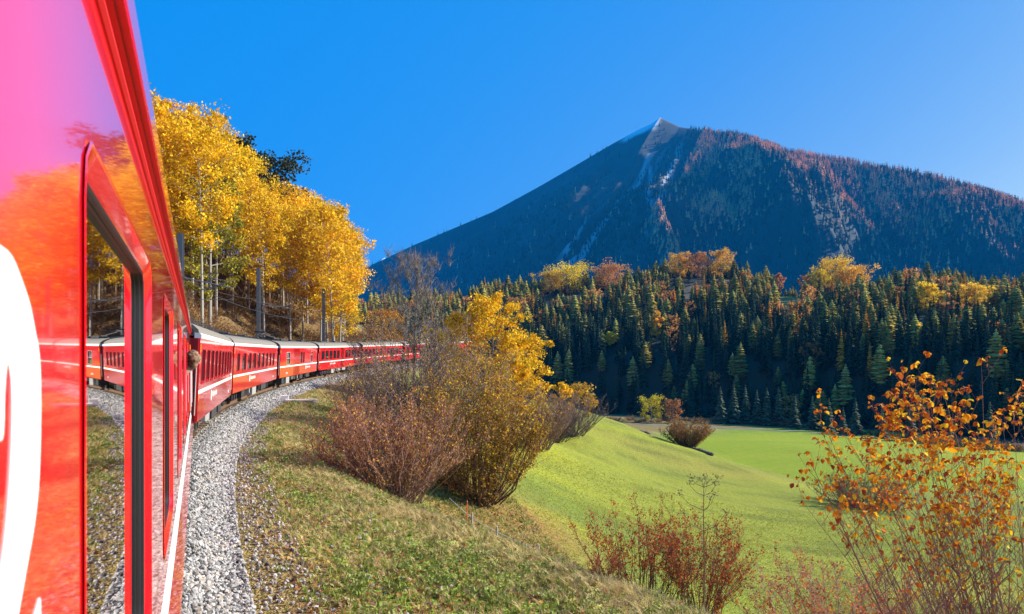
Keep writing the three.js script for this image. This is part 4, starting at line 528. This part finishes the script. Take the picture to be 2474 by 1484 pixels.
  rest.forEach((l, k) => { const im = new THREE.InstancedMesh(kinds[k][1][2], soft(rgb(1, 1, 1), k), l.length); const c = kinds[k][2]; l.forEach(([x, y, z, t, w, h], i) => { mm.compose(V(x, y, z), q.setFromAxisAngle(up, t), V(w, h, w)); im.setMatrixAt(i, mm); const f = .7 + .65 * r(); im.setColorAt(i, cc.setRGB(c[0] * f, c[1] * f * (.95 + .1 * r()), c[2] * f)); });
    shadow(im); im.name = numbered('hill_wood'); scene.add(im); tag(im, ['dense dark spruces massed on the hill', 'more dark spruces massed on the hill', 'olive pines massed over the upper hill', 'paler olive pines massed over the upper hill', 'golden larches scattered through the hill wood', 'rusty broadleaved trees scattered through the hill wood'][k], 'forest', 'mixed wood covering the hill', 'stuff'); });
  // the bright trees that stand out of it
  const bright = (dx, D, top, w, h, cols, label) => { const [x, z] = at(dx, D), y = EYE - (top * K - HZ) * D / F - h; const g = broadleaf(Math.round(dx * 3 + top), h, w, .1, 20, Math.round(900 + 130 * w), .95, cols, { clump: .17, tr: .2 }); const t = thing('broadleaf_tree', label, 'tree', [x, Math.min(y, hillY(x, z) + 3), z], dx); part('trunk', g[0], M.bark, t); part('limbs', g[1], M.bark, t); part('crown', g[2], M.leaf, t); };
  const Y = [[.85, .66, .02], [.9, .68, .02]], A = [[.78, .46, .06], [.82, .52, .05]], OR = [[.66, .33, .09], [.58, .28, .08]];
  bright(1742, 500, 596, 15, 17, A, 'round amber tree on the hill top, left of the clearing'); bright(1685, 505, 604, 14, 15, OR, 'rusty orange tree on the hill top, left of the round amber one'); bright(1640, 510, 612, 13, 15, A, 'tawny tree on the hill top below the mountain gully');
  bright(1980, 455, 616, 8, 15, Y, 'egg shaped yellow tree at the right end of the hill clearing'); bright(2020, 470, 610, 20, 19, A.concat(Y), 'wide golden tree on the hill top right of the clearing'); bright(2060, 465, 636, 18, 15, A, 'amber tree at the right flank of the wide golden one');
  bright(1880, 500, 620, 6, 14, OR, 'slim orange tree standing left of the hill clearing'); bright(1370, 520, 630, 26, 15, Y, 'wide bright yellow crown on the left part of the hill top'); bright(1330, 520, 640, 16, 14, A, 'tawny crown left of the bright yellow one on the hill top'); bright(1475, 530, 632, 22, 14, OR, 'pale rusty crown right of the bright yellow one on the hill top');
  bright(2240, 335, 690, 9, 15, Y, 'tall bright yellow tree high on the right part of the hill'); bright(2200, 300, 790, 9, 13, Y, 'yellow tree in the middle of the right hill side'); bright(2120, 298, 818, 10, 11, Y.concat(A), 'spreading yellow tree left on the right hill side'); bright(2215, 292, 818, 6, 9, Y, 'small yellow tree low on the right hill side');
  bright(1587, 330, 748, 5, 15, A, 'lone slim golden larch on the dark lower hill side'); bright(1475, 340, 790, 4, 6, Y, 'tiny yellow tree in the dark lower wood'); bright(2350, 330, 700, 12, 12, A.concat(Y), 'ochre tree on the upper right hill side'); bright(2290, 320, 735, 8, 14, OR, 'rusty tree below the tall bright yellow one'); bright(2390, 320, 760, 9, 12, A, 'golden tree near the right picture edge on the hill');
}

// ---------------------------------------------------------------- the mountain behind
const RIDGE = [[300, 760, 4300], [560, 720, 4000], [780, 680, 3800], [890, 642, 3650], [1000, 590, 3520], [1190, 510, 3320], [1300, 450, 3220], [1400, 392, 3120], [1480, 345, 3060], [1540, 312, 3020], [1572, 298, 3000], [1594, 282, 2990], [1618, 294, 2970], [1642, 305, 2950], [1700, 313, 2880], [1745, 322, 2820], [1780, 321, 2780], [1830, 338, 2720], [1900, 364, 2640], [2050, 390, 2480], [2200, 414, 2320], [2300, 438, 2220], [2400, 468, 2120], [2473, 492, 2050], [2700, 560, 1900], [3000, 640, 1800]];
const ridgeAt = dx => { for (let i = 1; i < RIDGE.length; i++) if (dx <= RIDGE[i][0] || i === RIDGE.length - 1) { const a = RIDGE[i - 1], b = RIDGE[i], t = (dx - a[0]) / (b[0] - a[0]); return [lerp(a[1], b[1], t), lerp(a[2], b[2], t)]; } };
function faceAt(dx, t) {                                                        // t: 0 ridge, 1 foot; negative: far side
  const [yy, D] = ridgeAt(dx), x0 = (dx * K - 512) * D / F, y0 = EYE - (yy * K - HZ) * D / F, L = (y0 + 60) / Math.tan((33 + 5 * sstep(1700, 1600, dx)) * Math.PI / 180);
  const ex = lerp(.55, .12, sstep(1600, 1960, dx)), ez = Math.sqrt(1 - ex * ex);
  if (t < 0) return [x0 - ex * L * t * .8, y0 + t * L * .5, -(D - ez * L * t * .8)];
  const q = t * L; let x = x0 - ex * q, z = -(D - ez * q);
  let y = y0 - (y0 + 60) * (1 - Math.pow(1 - t, 1.1));
  const along = dx * .012, g = Math.abs(fbm(along * 1.6 + t * .5, t * 1.1, 4, 95)), sp = fbm(x * .0022, z * .0022, 5, 97);
  const env = sstep(.01, .28, t) * (1 - t * .4);
  const rt = sstep(1640, 1760, dx), rid = 1 - Math.abs(fbm(x * .0019 + z * .0006, z * .0011, 4, 99)) * 2.6;
  y += env * ((-(.14 - g) * 170 + sp * 170) * (.5 + .5 * rt) + (rid - .55) * 150 * rt + 34 * fbm(x * .011, z * .011, 3, 103));
  // lower spurs that catch the light
  const bump = (cx, ct, w, wt, h, a) => h * Math.exp(-(((dx - cx - (t - ct) * a) / w) ** 2) - ((t - ct) / wt) ** 2);
  y += bump(1722, .55, 9, .07, 75, 240) + bump(1768, .44, 16, .06, 60, 150) + bump(1850, .56, 30, .08, 70, 300) + bump(2080, .3, 60, .1, 60, 200);
  { const Dp = -z, [ry, rD] = ridgeAt((x / Dp * F + 512) / K), lim = EYE - (ry * K - HZ) * Dp / F - 3 - 60 * t; if (y > lim) y = lim - Math.min(12, (y - lim) * .1); }
  return [x, y, z];
}
{
  const pos = [], col = [], idx = [], na = 520, nt = 190, tt = j => j < 10 ? -(10 - j) / 10 : Math.pow((j - 10) / (nt - 10), 1.2);
  for (let j = 0; j <= nt; j++) for (let i = 0; i <= na; i++) {
    const q0 = i / na, dx = q0 < .3 ? lerp(300, 1590, q0 / .3) : q0 < .75 ? lerp(1590, 1900, (q0 - .3) / .45) : lerp(1900, 3000, (q0 - .75) / .25), t = tt(j), p = faceAt(dx, t); pos.push(...p);
    const n = fbm(p[0] * .006, p[2] * .006, 4, 111), alt = p[1];
    let c = mix3([.020, .032, .028], [.036, .044, .036], sstep(-.3, .4, n));                      // forest floor
    const tree = alt - n * 120; const high = sstep(640, 840, tree) * sstep(1780, 1560, dx);
    c = mix3(c, [.046, .056, .056], high * .8);                                                     // alpine turf and rock
    // scree runs down the face from below the top
    const scree = (P, w, k) => { if (t < P[0][1] || t > P[P.length - 1][1]) return 0; let m = 0; while (m < P.length - 2 && t > P[m + 1][1]) m++; const u = (t - P[m][1]) / (P[m + 1][1] - P[m][1]), cx = lerp(P[m][0], P[m + 1][0], u) + 5 * fbm(t * 14, P[0][0], 3, 5); return k * sstep(w, w * .25, Math.abs(dx - cx)) * Math.min(1, (t - P[0][1]) * 20) * Math.min(1, (P[P.length - 1][1] - t) * 14); };
    const sc = Math.max(scree([[1664, .07], [1676, .2], [1700, .41], [1712, .56]], 9, 1), scree([[1616, .16], [1664, .3], [1706, .5]], 8, .8), scree([[1690, .12], [1700, .22], [1712, .45]], 6, .9), scree([[1616, .12], [1616, .41], [1626, .58], [1590, .72]], 9, .9), scree([[1628, .4], [1626, .6], [1622, .7]], 6, .8), scree([[1580, .36], [1600, .65]], 9, .8), scree([[1640, .08], [1640, .3]], 8, .25)) * (.55 + .75 * fbm(dx * .2, t * 26, 3, 7) + .3);
    c = mix3(c, [.36, .38, .39], clamp(sc * 1.2, 0, .95)); const onScree = 0;
    if (dx < 1690 && t < .5) c = mix3(c, [.062, .07, .072], .6 * sstep(-.1, .5, fbm(dx * .03 - t * 9, t * 3, 4, 15)));
    const snow = sstep(1478, 1530, dx) * sstep(1606, 1590, dx) * sstep(.075 + .06 * n, .05 + .06 * n, t + .03 * sstep(1540, 1480, dx)); c = mix3(c, [.8, .82, .85], snow * (t > -.3 ? 1 : 0));
    const rock = sstep(1593, 1600, dx) * sstep(1700, 1640, dx) * sstep(.022 + .03 * n, .01 + .03 * n, t); c = mix3(c, [.10, .078, .066], rock * .8);
    col.push(...c);
  }
  for (let j = 0; j < nt; j++) for (let i = 0; i < na; i++) { const q = j * (na + 1) + i; idx.push(q, q + na + 1, q + 1, q + 1, q + na + 1, q + na + 2); }
  const g = new THREE.BufferGeometry(); g.setAttribute('position', new THREE.Float32BufferAttribute(pos, 3)); g.setAttribute('color', new THREE.Float32BufferAttribute(col, 3)); g.setIndex(idx); g.computeVertexNormals();
  single('mountain', g, std(rgb(1, 1, 1), 1, { vertexColors: true }), 'large forested mountain with a small snowy tip behind the valley', 'mountain', null, 'structure');
  // distant snow ridge at the left
  const p2 = [], c2 = [], i2 = []; for (let i = 0; i <= 60; i++) { const dx = lerp(780, 1100, i / 60), h = table([[780, 690], [880, 645], [905, 636], [928, 622], [940, 628], [980, 606], [1040, 590], [1100, 600]], dx) + 5 * fbm(dx * .08, 1, 3, 3), D = 5200; for (let j = 0; j < 12; j++) { const q = j / 11; p2.push((dx * K - 512) * D / F - q * 300, EYE - (h * K - HZ) * D / F - q * 500 + fbm(dx * .05, q * 5, 3, 9) * 60 * Math.min(1, q * 4), -D + q * 700); c2.push(...mix3([.8, .82, .86], [.2, .17, .15], sstep(.0, .35, q + .3 * fbm(dx * .06, q * 3, 3, 2)))); } }
  for (let i = 0; i < 60; i++) for (let j = 0; j < 11; j++) { const q = i * 12 + j; i2.push(q, q + 12, q + 1, q + 1, q + 12, q + 13); }
  const g2 = new THREE.BufferGeometry(); g2.setAttribute('position', new THREE.Float32BufferAttribute(p2, 3)); g2.setAttribute('color', new THREE.Float32BufferAttribute(c2, 3)); g2.setIndex(i2); g2.computeVertexNormals();
  single('mountain', g2, std(rgb(1, 1, 1), 1, { vertexColors: true }), 'distant snow dusted ridge low at the left behind the golden trees', 'mountain', null, 'structure');
}
{ // the mountain's own forest
  const r = rng(700), cone = (seed, h, w) => { const g = conifer(seed, h, w, 4, 6, [1, 1, 1], { droop: .3, blade: .5, thick: .9 })[2]; return g; };
  const kinds = [[cone(1, 20, 8), [.040, .055, .038], 21000], [cone(2, 21, 10), [.78, .38, .17], 7500]], mm = new THREE.Matrix4(), q = new THREE.Quaternion(), up = V(0, 1, 0), cc = new THREE.Color();
  kinds.forEach(([g, c, n], k) => { const l = []; let guard = 0;
    while (l.length < n && guard++ < n * 14) { const v = r(), dx = v < .22 ? lerp(820, 1600, v / .22) : v < .6 ? lerp(1600, 1900, (v - .22) / .38) : lerp(1900, 2560, (v - .6) / .4), t = k ? Math.pow(r(), 1.1) * .72 : Math.pow(r(), 1.1) * .92;
      const bare = sstep(1720, 1640, dx) * sstep(.42, .15, t); if (r() < bare * (k ? 1 : .93)) continue; if (dx > 1470 && dx < 1665 && t < .05 + .03 * fbm(dx * .06, 3, 2, 8)) continue;
      if (k) { const lit = dx > 1700 ? sstep(.62, .08, t) * (.25 + .75 * sstep(-.15, .25, fbm(dx * .03, t * 7, 3, 33))) * (1 - .5 * sstep(2100, 2400, dx)) : 0, spur = Math.exp(-(((dx - 1724 - (t - .55) * 240) / 9) ** 2)) * sstep(.5, .53, t) * sstep(.72, .62, t), s2 = Math.exp(-(((dx - 1766 - (t - .44) * 150) / 22) ** 2) - ((t - .43) / .035) ** 2); if (r() > lit * .75 + spur * 2.5 + s2 * 1.5 + .012) continue; }
      const p = faceAt(dx, t); l.push([p[0], p[1] - 1, p[2], .6 + .65 * r()]); }
    const im = new THREE.InstancedMesh(g, new THREE.MeshLambertMaterial({ color: rgb(1, 1, 1), vertexColors: true, side: THREE.DoubleSide }), l.length);
    l.forEach(([x, y, z, s], i) => { mm.compose(V(x, y, z), q.setFromAxisAngle(up, r() * 6), V(s, s, s)); im.setMatrixAt(i, mm); const f = .65 + .7 * r(); im.setColorAt(i, cc.setRGB(c[0] * f, c[1] * f, c[2] * f)); });
    shadow(im); im.name = numbered('mountain_forest'); scene.add(im); tag(im, k ? 'orange larches scattered over the mountain side' : 'dark conifer forest over the mountain side', 'forest', null, 'stuff'); });
}
// ---------------------------------------------------------------- meadow details
{
  const dk = std(rgb(.10, .08, .06), .95), rocks = (pts, n, label) => { const r = rng(n + 3), g = []; for (let i = 0; i < n; i++) { const u = i / n * (pts.length - 1), k = Math.min(pts.length - 2, Math.floor(u)), dx = lerp(pts[k][0], pts[k + 1][0], u - k), D = lerp(pts[k][1], pts[k + 1][1], u - k), [x, z] = at(dx, D), e = new THREE.IcosahedronGeometry(.26 + .16 * r(), 0); e.scale(1.3, .75, 1); e.rotateY(r() * 6); e.translate(x + (r() - .5) * .3, groundY(x, z) + .15, z + (r() - .5) * .3); g.push(e); } const m = single('stone_wall', mergeGeometries(g), dk, label, 'stone wall'); return m; };
  rocks([[1462, 150], [1500, 143], [1540, 134], [1572, 124]], 46, 'low dark stone wall running down the upper meadow'); rocks([[1640, 106], [1680, 103], [1722, 98]], 30, 'low dark stone bank running right from the lone orange bush');
  // grey farm track along the far edge of the field
  const pos = [], idx = [], n = 40; for (let i = 0; i <= n; i++) { const dx = lerp(1535, 2250, i / n), D = lerp(228, 200, i / n) - (i > 15 ? (i - 15) * .1 : 0); for (const w of [-1.1, 1.1]) { const [x, z] = at(dx, D + w * 1.6); pos.push(x, groundY(x, z) + .06, z); } } for (let i = 0; i < n; i++) { const q = i * 2; idx.push(q, q + 2, q + 1, q + 1, q + 2, q + 3); }
  const g = new THREE.BufferGeometry(); g.setAttribute('position', new THREE.Float32BufferAttribute(pos, 3)); g.setIndex(idx); g.computeVertexNormals(); single('farm_track', g, std(rgb(.13, .13, .09), .95), 'grey farm track along the far edge of the field', 'track', null, 'structure');
  // electric fence tape, its posts and an orange marker stake below the thicket
  const fp = [[1085, 27], [1140, 24], [1200, 21.5], [1300, 19.5]], tape = fp.map(([dx, D]) => { const p = onGround(dx, D); return V(p[0], p[1] + .75, p[2]); });
  single('fence_tape', new THREE.TubeGeometry(new THREE.CatmullRomCurve3(tape), 40, .012, 4), std(rgb(.75, .75, .72), .6), 'thin white electric fence tape below the thicket', 'fence tape');
  fp.forEach(([dx, D], i) => { if (i === 0) return; const p = onGround(dx, D, .2), t = thing('fence_post', ['grey wooden fence post nearest the thicket', 'leaning grey fence post beside the small weed', 'grey fence post at the right end of the tape'][i - 1], 'fence post', p, i); part('post', new THREE.CylinderGeometry(.035, .045, 1.15, 7).translate(0, .55, 0), std(rgb(.4, .36, .3), .9), t); part('insulator', new THREE.CylinderGeometry(.03, .03, .06, 6).translate(.04, .95, 0), black, t); });
  const p = onGround(1128, 22, .1), st = thing('marker_stake', 'thin orange marker stake in the grass below the thicket', 'stake', p); part('stake', new THREE.CylinderGeometry(.016, .016, 1.25, 6).translate(0, .6, 0), std(rgb(.75, .12, .02), .5), st); part('tip', new THREE.ConeGeometry(.02, .06, 6).translate(0, 1.255, 0), std(rgb(.6, .1, .02), .5), st);
}

// ---------------------------------------------------------------- shrubs in front
{
  const bk = [[.16, .085, .055], [.2, .11, .075], [.12, .07, .05]], redL = [[.46, .10, .02], [.38, .075, .02], [.5, .16, .03], [.32, .07, .03], [.55, .24, .03]];
  const hTo = (dx, D, top) => { const q = onGround(dx, D, .05); return EYE - (top * K - HZ) * D / F - q[1]; };
  addShrub('shrub', 'red leaved shrub at the crest of the bank, right half of the pair', 'shrub', onGround(1690, 11.8, .05), 0, shrub(600, { stems: 60, spread: .78, h: hTo(1690, 11.8, 1215), foot: .3, rad: .0075, twigs: 9, twigLen: .18, sub: 3, bark: bk, leaves: 5200, size: .034, cols: redL, from: .3, curve: 1.1 }));
  addShrub('shrub', 'red leaved shrub at the crest of the bank, upright left half of the pair', 'shrub', onGround(1550, 12, .05), 1, shrub(601, { stems: 62, spread: .62, h: hTo(1550, 12, 1205), foot: .75, rad: .0075, twigs: 9, twigLen: .15, sub: 3, bark: bk, leaves: 5200, size: .034, cols: redL, from: .35, curve: 1.2 }));
  addShrub('shrub', 'small sparse orange shrub left of the red pair', 'shrub', onGround(1455, 11.2, .05), 2, shrub(602, { stems: 16, spread: .26, h: hTo(1455, 11.2, 1330), foot: .2, rad: .005, twigs: 7, twigLen: .2, sub: 2, bark: bk, leaves: 700, size: .03, cols: [[.5, .2, .05], [.38, .15, .06]], from: .3 }));
  addShrub('shrub', 'rusty speckled shrub in the lower right corner, left of the tall leafy bush', 'shrub', onGround(2040, 8.2, .05), 3, shrub(603, { stems: 70, spread: .85, h: hTo(2040, 8.2, 1325), foot: .7, rad: .0065, twigs: 11, twigLen: .15, sub: 3, bark: [[.28, .18, .14], [.34, .25, .2]], leaves: 5200, size: .030, cols: [[.56, .18, .05], [.62, .34, .03], [.4, .14, .06], [.46, .28, .13]], from: .3, curve: 1 }));
  addShrub('shrub', 'pinkish twiggy shrub at the foot of the tall leafy bush', 'shrub', onGround(2190, 7.2, .05), 4, shrub(604, { stems: 70, spread: .9, h: hTo(2190, 7.2, 1385), foot: .7, rad: .0065, twigs: 11, twigLen: .16, sub: 3, bark: [[.30, .2, .16], [.36, .27, .22]], leaves: 3800, size: .028, cols: [[.56, .22, .06], [.62, .4, .03], [.42, .16, .09], [.62, .1, .04]], from: .25, curve: .9 }));
  // dried umbel
  const p = onGround(1700, 10.6, .05), st = new Soup(), hd = new Soup(), r = rng(9), c = [.16, .10, .07]; st.tube([V(0, 0, 0), V(.01, .7, 0), V(-.01, 1.6, .01), V(0, 2.15, 0)], [.012, .010, .007, .004], 6, c);
  for (const [y, n, len] of [[1.15, 2, .5], [1.4, 2, .42], [1.72, 3, .36], [1.95, 3, .26], [2.08, 4, .2]]) for (let k = 0; k < n; k++) { const a = k / n * 6.28 + y * 7, e = V(Math.cos(a) * len * (.7 + .4 * r()), y + len * (.55 + .4 * r()), Math.sin(a) * len), m = V(e.x * .6, y + (e.y - y) * .35, e.z * .6); st.tube([V(0, y, 0), m, e], [.005, .004, .003], 4, c); for (let q = 0; q < 9; q++) { const f = e.clone().add(V((r() - .5) * .14, (r() - .2) * .08, (r() - .5) * .14)); st.tube([e, f], [.002, .0015], 3, c); for (let w = 0; w < 4; w++) hd.leaf(f.x + (r() - .5) * .02, f.y + (r() - .5) * .02, f.z + (r() - .5) * .02, .018, r, [.15, .095, .085]); } }
  const u = thing('umbel_plant', 'tall dried umbel standing behind the red shrub', 'plant', p); part('stem', st.geo(), M.bark, u); part('seed_heads', hd.geo(), M.leaf, u);
  const q = onGround(1790, 10.8, .05), s2 = new Soup(); s2.tube([V(-.1, 0, 0), V(0, .28, 0), V(.14, .5, 0)], [.012, .01, .006], 5, [.16, .12, .09]); s2.tube([V(0, .28, 0), V(.22, .34, .05)], [.006, .004], 4, [.16, .12, .09]); const s3 = new Soup(); s3.tube([V(.1, .43, 0), V(.02, .55, 0)], [.005, .003], 4, [.16, .12, .09]);
  const dst = thing('dead_stalk', 'short leaning grey stalk right of the red shrub', 'plant', q); part('stem', s2.geo(), M.bark, dst); part('twig', s3.geo(), M.bark, dst);
}
{ // the tall bush at the right edge, with leaves one can tell apart
  const r = rng(900), base = onGround(2490, 5.4, .1), t = thing('leafy_bush', 'tall bush with bare brown stems and big orange leaves at the right picture edge', 'bush', base), stems = new Soup(), tips = [], H = EYE - base[1] - .17;
  const bcol = () => { const k = .75 + .5 * r(); return [.24 * k, .15 * k, .12 * k]; };
  for (let k = 0; k < 84; k++) {
    const a = Math.pow(r(), .8) * (r() < .62 ? -1 : 1), b = (r() - .5) * 1.1, h = H * (.72 + .36 * r()) * (1 - .12 * Math.abs(a)), spread = a * 1.25, x0 = (r() - .5) * .7 + a * .25, z0 = (r() - .5) * .5, pts = [], n = 9, rad = .0045 + .0085 * r() * r(), c = bcol();
    let wx = 0, wz = 0; for (let q = 0; q <= n; q++) { const u = q / n; wx += (r() - .5) * .05; wz += (r() - .5) * .05; pts.push(V(x0 + spread * Math.pow(u, 1.25) + wx, h * Math.pow(u, .95), z0 + b * u + wz)); }
    stems.tube(pts, pts.map((_, q) => rad * (1.1 - .92 * q / n)), 6, c);
    for (let q = 0; q < 15; q++) { const u = .22 + .78 * r(), f = u * n, i = Math.min(n - 1, Math.floor(f)), p = pts[i].clone().lerp(pts[i + 1], f - i), l = (.14 + .34 * r()) * (1.1 - .5 * u), ang = r() * 6.28, e1 = p.clone().add(V(Math.cos(ang) * l * .45, l * .5, Math.sin(ang) * l * .45)), e2 = e1.clone().add(V(Math.cos(ang) * l * .25 + (r() - .5) * .08, l * .55, Math.sin(ang) * l * .25)); const rr = Math.max(.0018, rad * (1 - u) * .5 + .0015); stems.tube([p, e1, e2], [rr, rr * .8, rr * .45], 4, c);
      for (let w = 0; w < 3; w++) { const s0 = p.clone().lerp(e2, .2 + .7 * r()), s1 = s0.clone().add(V((r() - .5) * .16, .03 + .13 * r(), (r() - .5) * .16)); stems.tube([s0, s1], [rr * .55, rr * .3], 3, c); tips.push(s1); } tips.push(e2, e1); }
    tips.push(pts[n]);
  }
  part('stems', stems.geo(), M.bark, t);
  // leaf blade: folded, curled, with a point and a stalk
  const blade = (len, wid, curl, fold) => { const pos = [], idx = [], n = 6; for (let i = 0; i <= n; i++) { const u = i / n, w = wid * Math.pow(Math.sin(Math.PI * Math.pow(u, .8)), .8) * .5, y = curl * Math.sin(u * 2.4) * len, x = u * len; pos.push(x, y + w * fold, -w, x, y, 0, x, y + w * fold, w); } for (let i = 0; i < n; i++) for (const k of [0, 1]) { const q = i * 3 + k; idx.push(q, q + 1, q + 3, q + 1, q + 4, q + 3); } pos.push(-.02, .004, 0, 0, 0, .0015, 0, 0, -.0015); const z = pos.length / 3 - 3; idx.push(z, z + 1, z + 2); const g = new THREE.BufferGeometry(); g.setAttribute('position', new THREE.Float32BufferAttribute(pos, 3)); g.setIndex(idx); g.computeVertexNormals(); return g; };
  const blades = [blade(.085, .06, .12, .35), blade(.075, .05, .25, .7), blade(.095, .062, -.1, .3), blade(.065, .045, .35, .9), blade(.06, .05, .15, .5)];
  const cols = [[.80, .33, .012], [.86, .42, .015], [.68, .21, .015], [.46, .12, .02], [.34, .085, .025], [.85, .62, .02]], mats = cols.map(c => new THREE.MeshPhysicalMaterial({ color: rgb(...c), roughness: .75, transmission: .4, thickness: 0, side: THREE.DoubleSide, specularIntensity: .4 }));
  const inst = blades.map(() => []); let own = 0; const m4 = new THREE.Matrix4(), qt = new THREE.Quaternion(), eu = new THREE.Euler();
  for (let k = 0; k < 21000; k++) { const p = tips[Math.floor(r() * tips.length)], hi = p.y / H; if (r() > Math.pow(sstep(.42, 1.0, hi), 1.5) + .025) continue; const g = Math.floor(r() * 5), c = r() < (hi < .55 ? .4 : .2) ? 5 : Math.floor(Math.pow(r(), 1.2) * 5), s = .30 + .36 * r(); eu.set((r() - .5) * 2.2, r() * 6.28, -.3 - r() * 1.1);
    if (own < 290 && r() < .4) { const l = part('leaf', blades[g], mats[c], t); l.position.copy(p); l.rotation.copy(eu); l.scale.set(s, s, s); own++; } else inst[g].push([p, eu.clone(), s, c]); }
  const cc = new THREE.Color(), soup = []; inst.forEach((l, g) => l.forEach(([p, e, s, c]) => { const q = blades[g].clone(); q.applyMatrix4(m4.compose(p, qt.setFromEuler(e), V(s, s, s))); q.setAttribute('color', new THREE.Float32BufferAttribute(new Array(q.attributes.position.count).fill(0).flatMap(() => cols[c]), 3)); soup.push(q); }));
  if (soup.length) tag(part('more_leaves', mergeGeometries(soup), M.leaf, t), null, null, null, 'stuff');
}

// ---------------------------------------------------------------- grass
{
  const r = rng(1200);
  const tuft = (n, h, w, lean, seed) => { const q = rng(seed), pos = [], idx = []; for (let k = 0; k < n; k++) { const a = q() * 6.28, l = lean * (.3 + q()), hh = h * (.55 + .6 * q()), bx = (q() - .5) * w * 6, bz = (q() - .5) * w * 6, ca = Math.cos(a), sa = Math.sin(a), i = pos.length / 3; pos.push(bx - sa * w, 0, bz + ca * w, bx + sa * w, 0, bz - ca * w, bx + ca * l * .4 * hh + sa * w * .7, hh * .6, bz + sa * l * .4 * hh - ca * w * .7, bx + ca * l * .4 * hh - sa * w * .7, hh * .6, bz + sa * l * .4 * hh + ca * w * .7, bx + ca * l * hh, hh, bz + sa * l * hh); idx.push(i, i + 1, i + 2, i, i + 2, i + 3, i + 3, i + 2, i + 4); } const g = new THREE.BufferGeometry(); g.setAttribute('position', new THREE.Float32BufferAttribute(pos, 3)); g.setIndex(idx); return g; };
  const weed = seed => { const s = new Soup(), q = rng(seed); for (let k = 0; k < 16; k++) s.leaf((q() - .5) * .16, .02 + q() * .10, (q() - .5) * .16, .03 + .04 * q(), q, [1, 1, 1], .6); const g = s.geo(); g.deleteAttribute('color'); return g; };
  const litter = seed => { const s = new Soup(), q = rng(seed); for (let k = 0; k < 9; k++) s.leaf((q() - .5) * .3, .01 + q() * .03, (q() - .5) * .3, .035 + .04 * q(), q, [1, 1, 1], .7); const g = s.geo(); g.deleteAttribute('color'); return g; };
  const kinds = [
    ['short_grass', tuft(9, .13, .006, .8, 1), 'short green grass on the bank', []], ['dry_grass', tuft(11, .15, .0045, 1.2, 2), 'dry straw coloured grass on the bank', []], ['ground_weeds', weed(3), 'leafy green weeds on the bank', []], ['fallen_leaves', litter(4), 'fallen brown leaves in the bank grass', []], ['meadow_grass', tuft(8, .07, .010, .9, 5), 'bright grass of the meadow', []]];
  const col = { g: [[.22, .30, .05], [.28, .34, .06], [.17, .24, .045]], d: [[.54, .46, .18], [.45, .39, .14], [.60, .50, .22]], w: [[.17, .25, .05], [.22, .30, .06], [.30, .34, .12]], l: [[.36, .18, .06], [.28, .15, .07], [.46, .28, .08], [.2, .12, .08]], m: [[.50, .52, .05], [.56, .52, .08], [.42, .48, .05]] };
  const add = (k, x, z, s, c) => kinds[k][3].push([x, groundY(x, z) - .01, z, s, pick(r, c, .25)]);
  for (let i = 0; i < 90000; i++) {
    const s = -7 + 67 * Math.pow(r(), 1.5), d = lerp(2.55, 15, Math.pow(r(), 1.1)), [x, z] = track(s, d), D = -z; if (D < 2.5) continue; const near = D < 22 ? 1 : .55; if (r() > near) continue;
    const c = crestD(s), n = fbm(x * .5, z * .5, 3, 201), n2 = fbm(x * .16, z * .16, 2, 211), e = sstep(2.55, 3.6, d), u = r(), big = D > 20 ? 1.5 : 1; if (u > e * .85 + .12) continue; if (d > 3.4 && fbm(x * .9, z * .9, 3, 231) > .24 && r() < .4) { add(2, x, z, (.4 + .7 * r()) * big, col.w); continue; }
    const bare = sstep(.12, .4, n2) * (d < c ? 1 : .3); if (r() < bare * .55) { if (r() < .35) add(3, x, z, .8 + .6 * r(), col.l); continue; }
    const crest = Math.exp(-(((d - c + .2) / .8) ** 2));
    if (r() < .26 + crest * .5 + (n > .15 ? .3 : 0)) add(1, x, z, (.4 + .5 * r() + crest * .25) * big, col.d); else if (r() < .16 && n < .05 && d < c + .5) add(2, x, z, (.5 + .9 * r()) * big, col.w); else if (r() < .2) add(3, x, z, (.7 + .7 * r()) * big, col.l); else add(0, x, z, (.45 + .7 * r()) * big, n2 < 0 ? col.g : col.g.concat(col.d));
  }
  for (let i = 0; i < 30000; i++) { const D = 14 + 50 * Math.pow(r(), 1.3), x = lerp(-.32, .8, r()) * D, z = -D, [s, d] = toTrack(x, z); if (d < crestD(s) + 6) continue; if (groundY(x, z) < -16.3) continue; add(4, x, z, (.5 + .6 * r()) * (.7 + D / 80), col.m); }
  for (let i = 0; i < 5000; i++) { const s = 20 + 45 * r(), d = -(4 + 10 * r()), [x, z] = track(s, d); add(1, x, z, 1 + r(), col.d.concat(col.g)); }
  const mm = new THREE.Matrix4(), q = new THREE.Quaternion(), up = V(0, 1, 0), cc = new THREE.Color();
  for (const [name, g, label, l] of kinds) { const im = new THREE.InstancedMesh(g, new THREE.MeshPhysicalMaterial({ color: rgb(1, 1, 1), roughness: .9, transmission: .25, thickness: 0, side: THREE.DoubleSide, specularIntensity: .25 }), l.length); l.forEach(([x, y, z, s, c], i) => { mm.compose(V(x, y, z), q.setFromAxisAngle(up, r() * 6.28), V(s, s, s)); im.setMatrixAt(i, mm); im.setColorAt(i, cc.setRGB(...c)); }); shadow(im); im.name = numbered(name); scene.add(im); tag(im, label, name === 'fallen_leaves' ? 'leaves' : name === 'ground_weeds' ? 'weeds' : 'grass', null, 'stuff'); }
}
renderer.render(scene, camera);
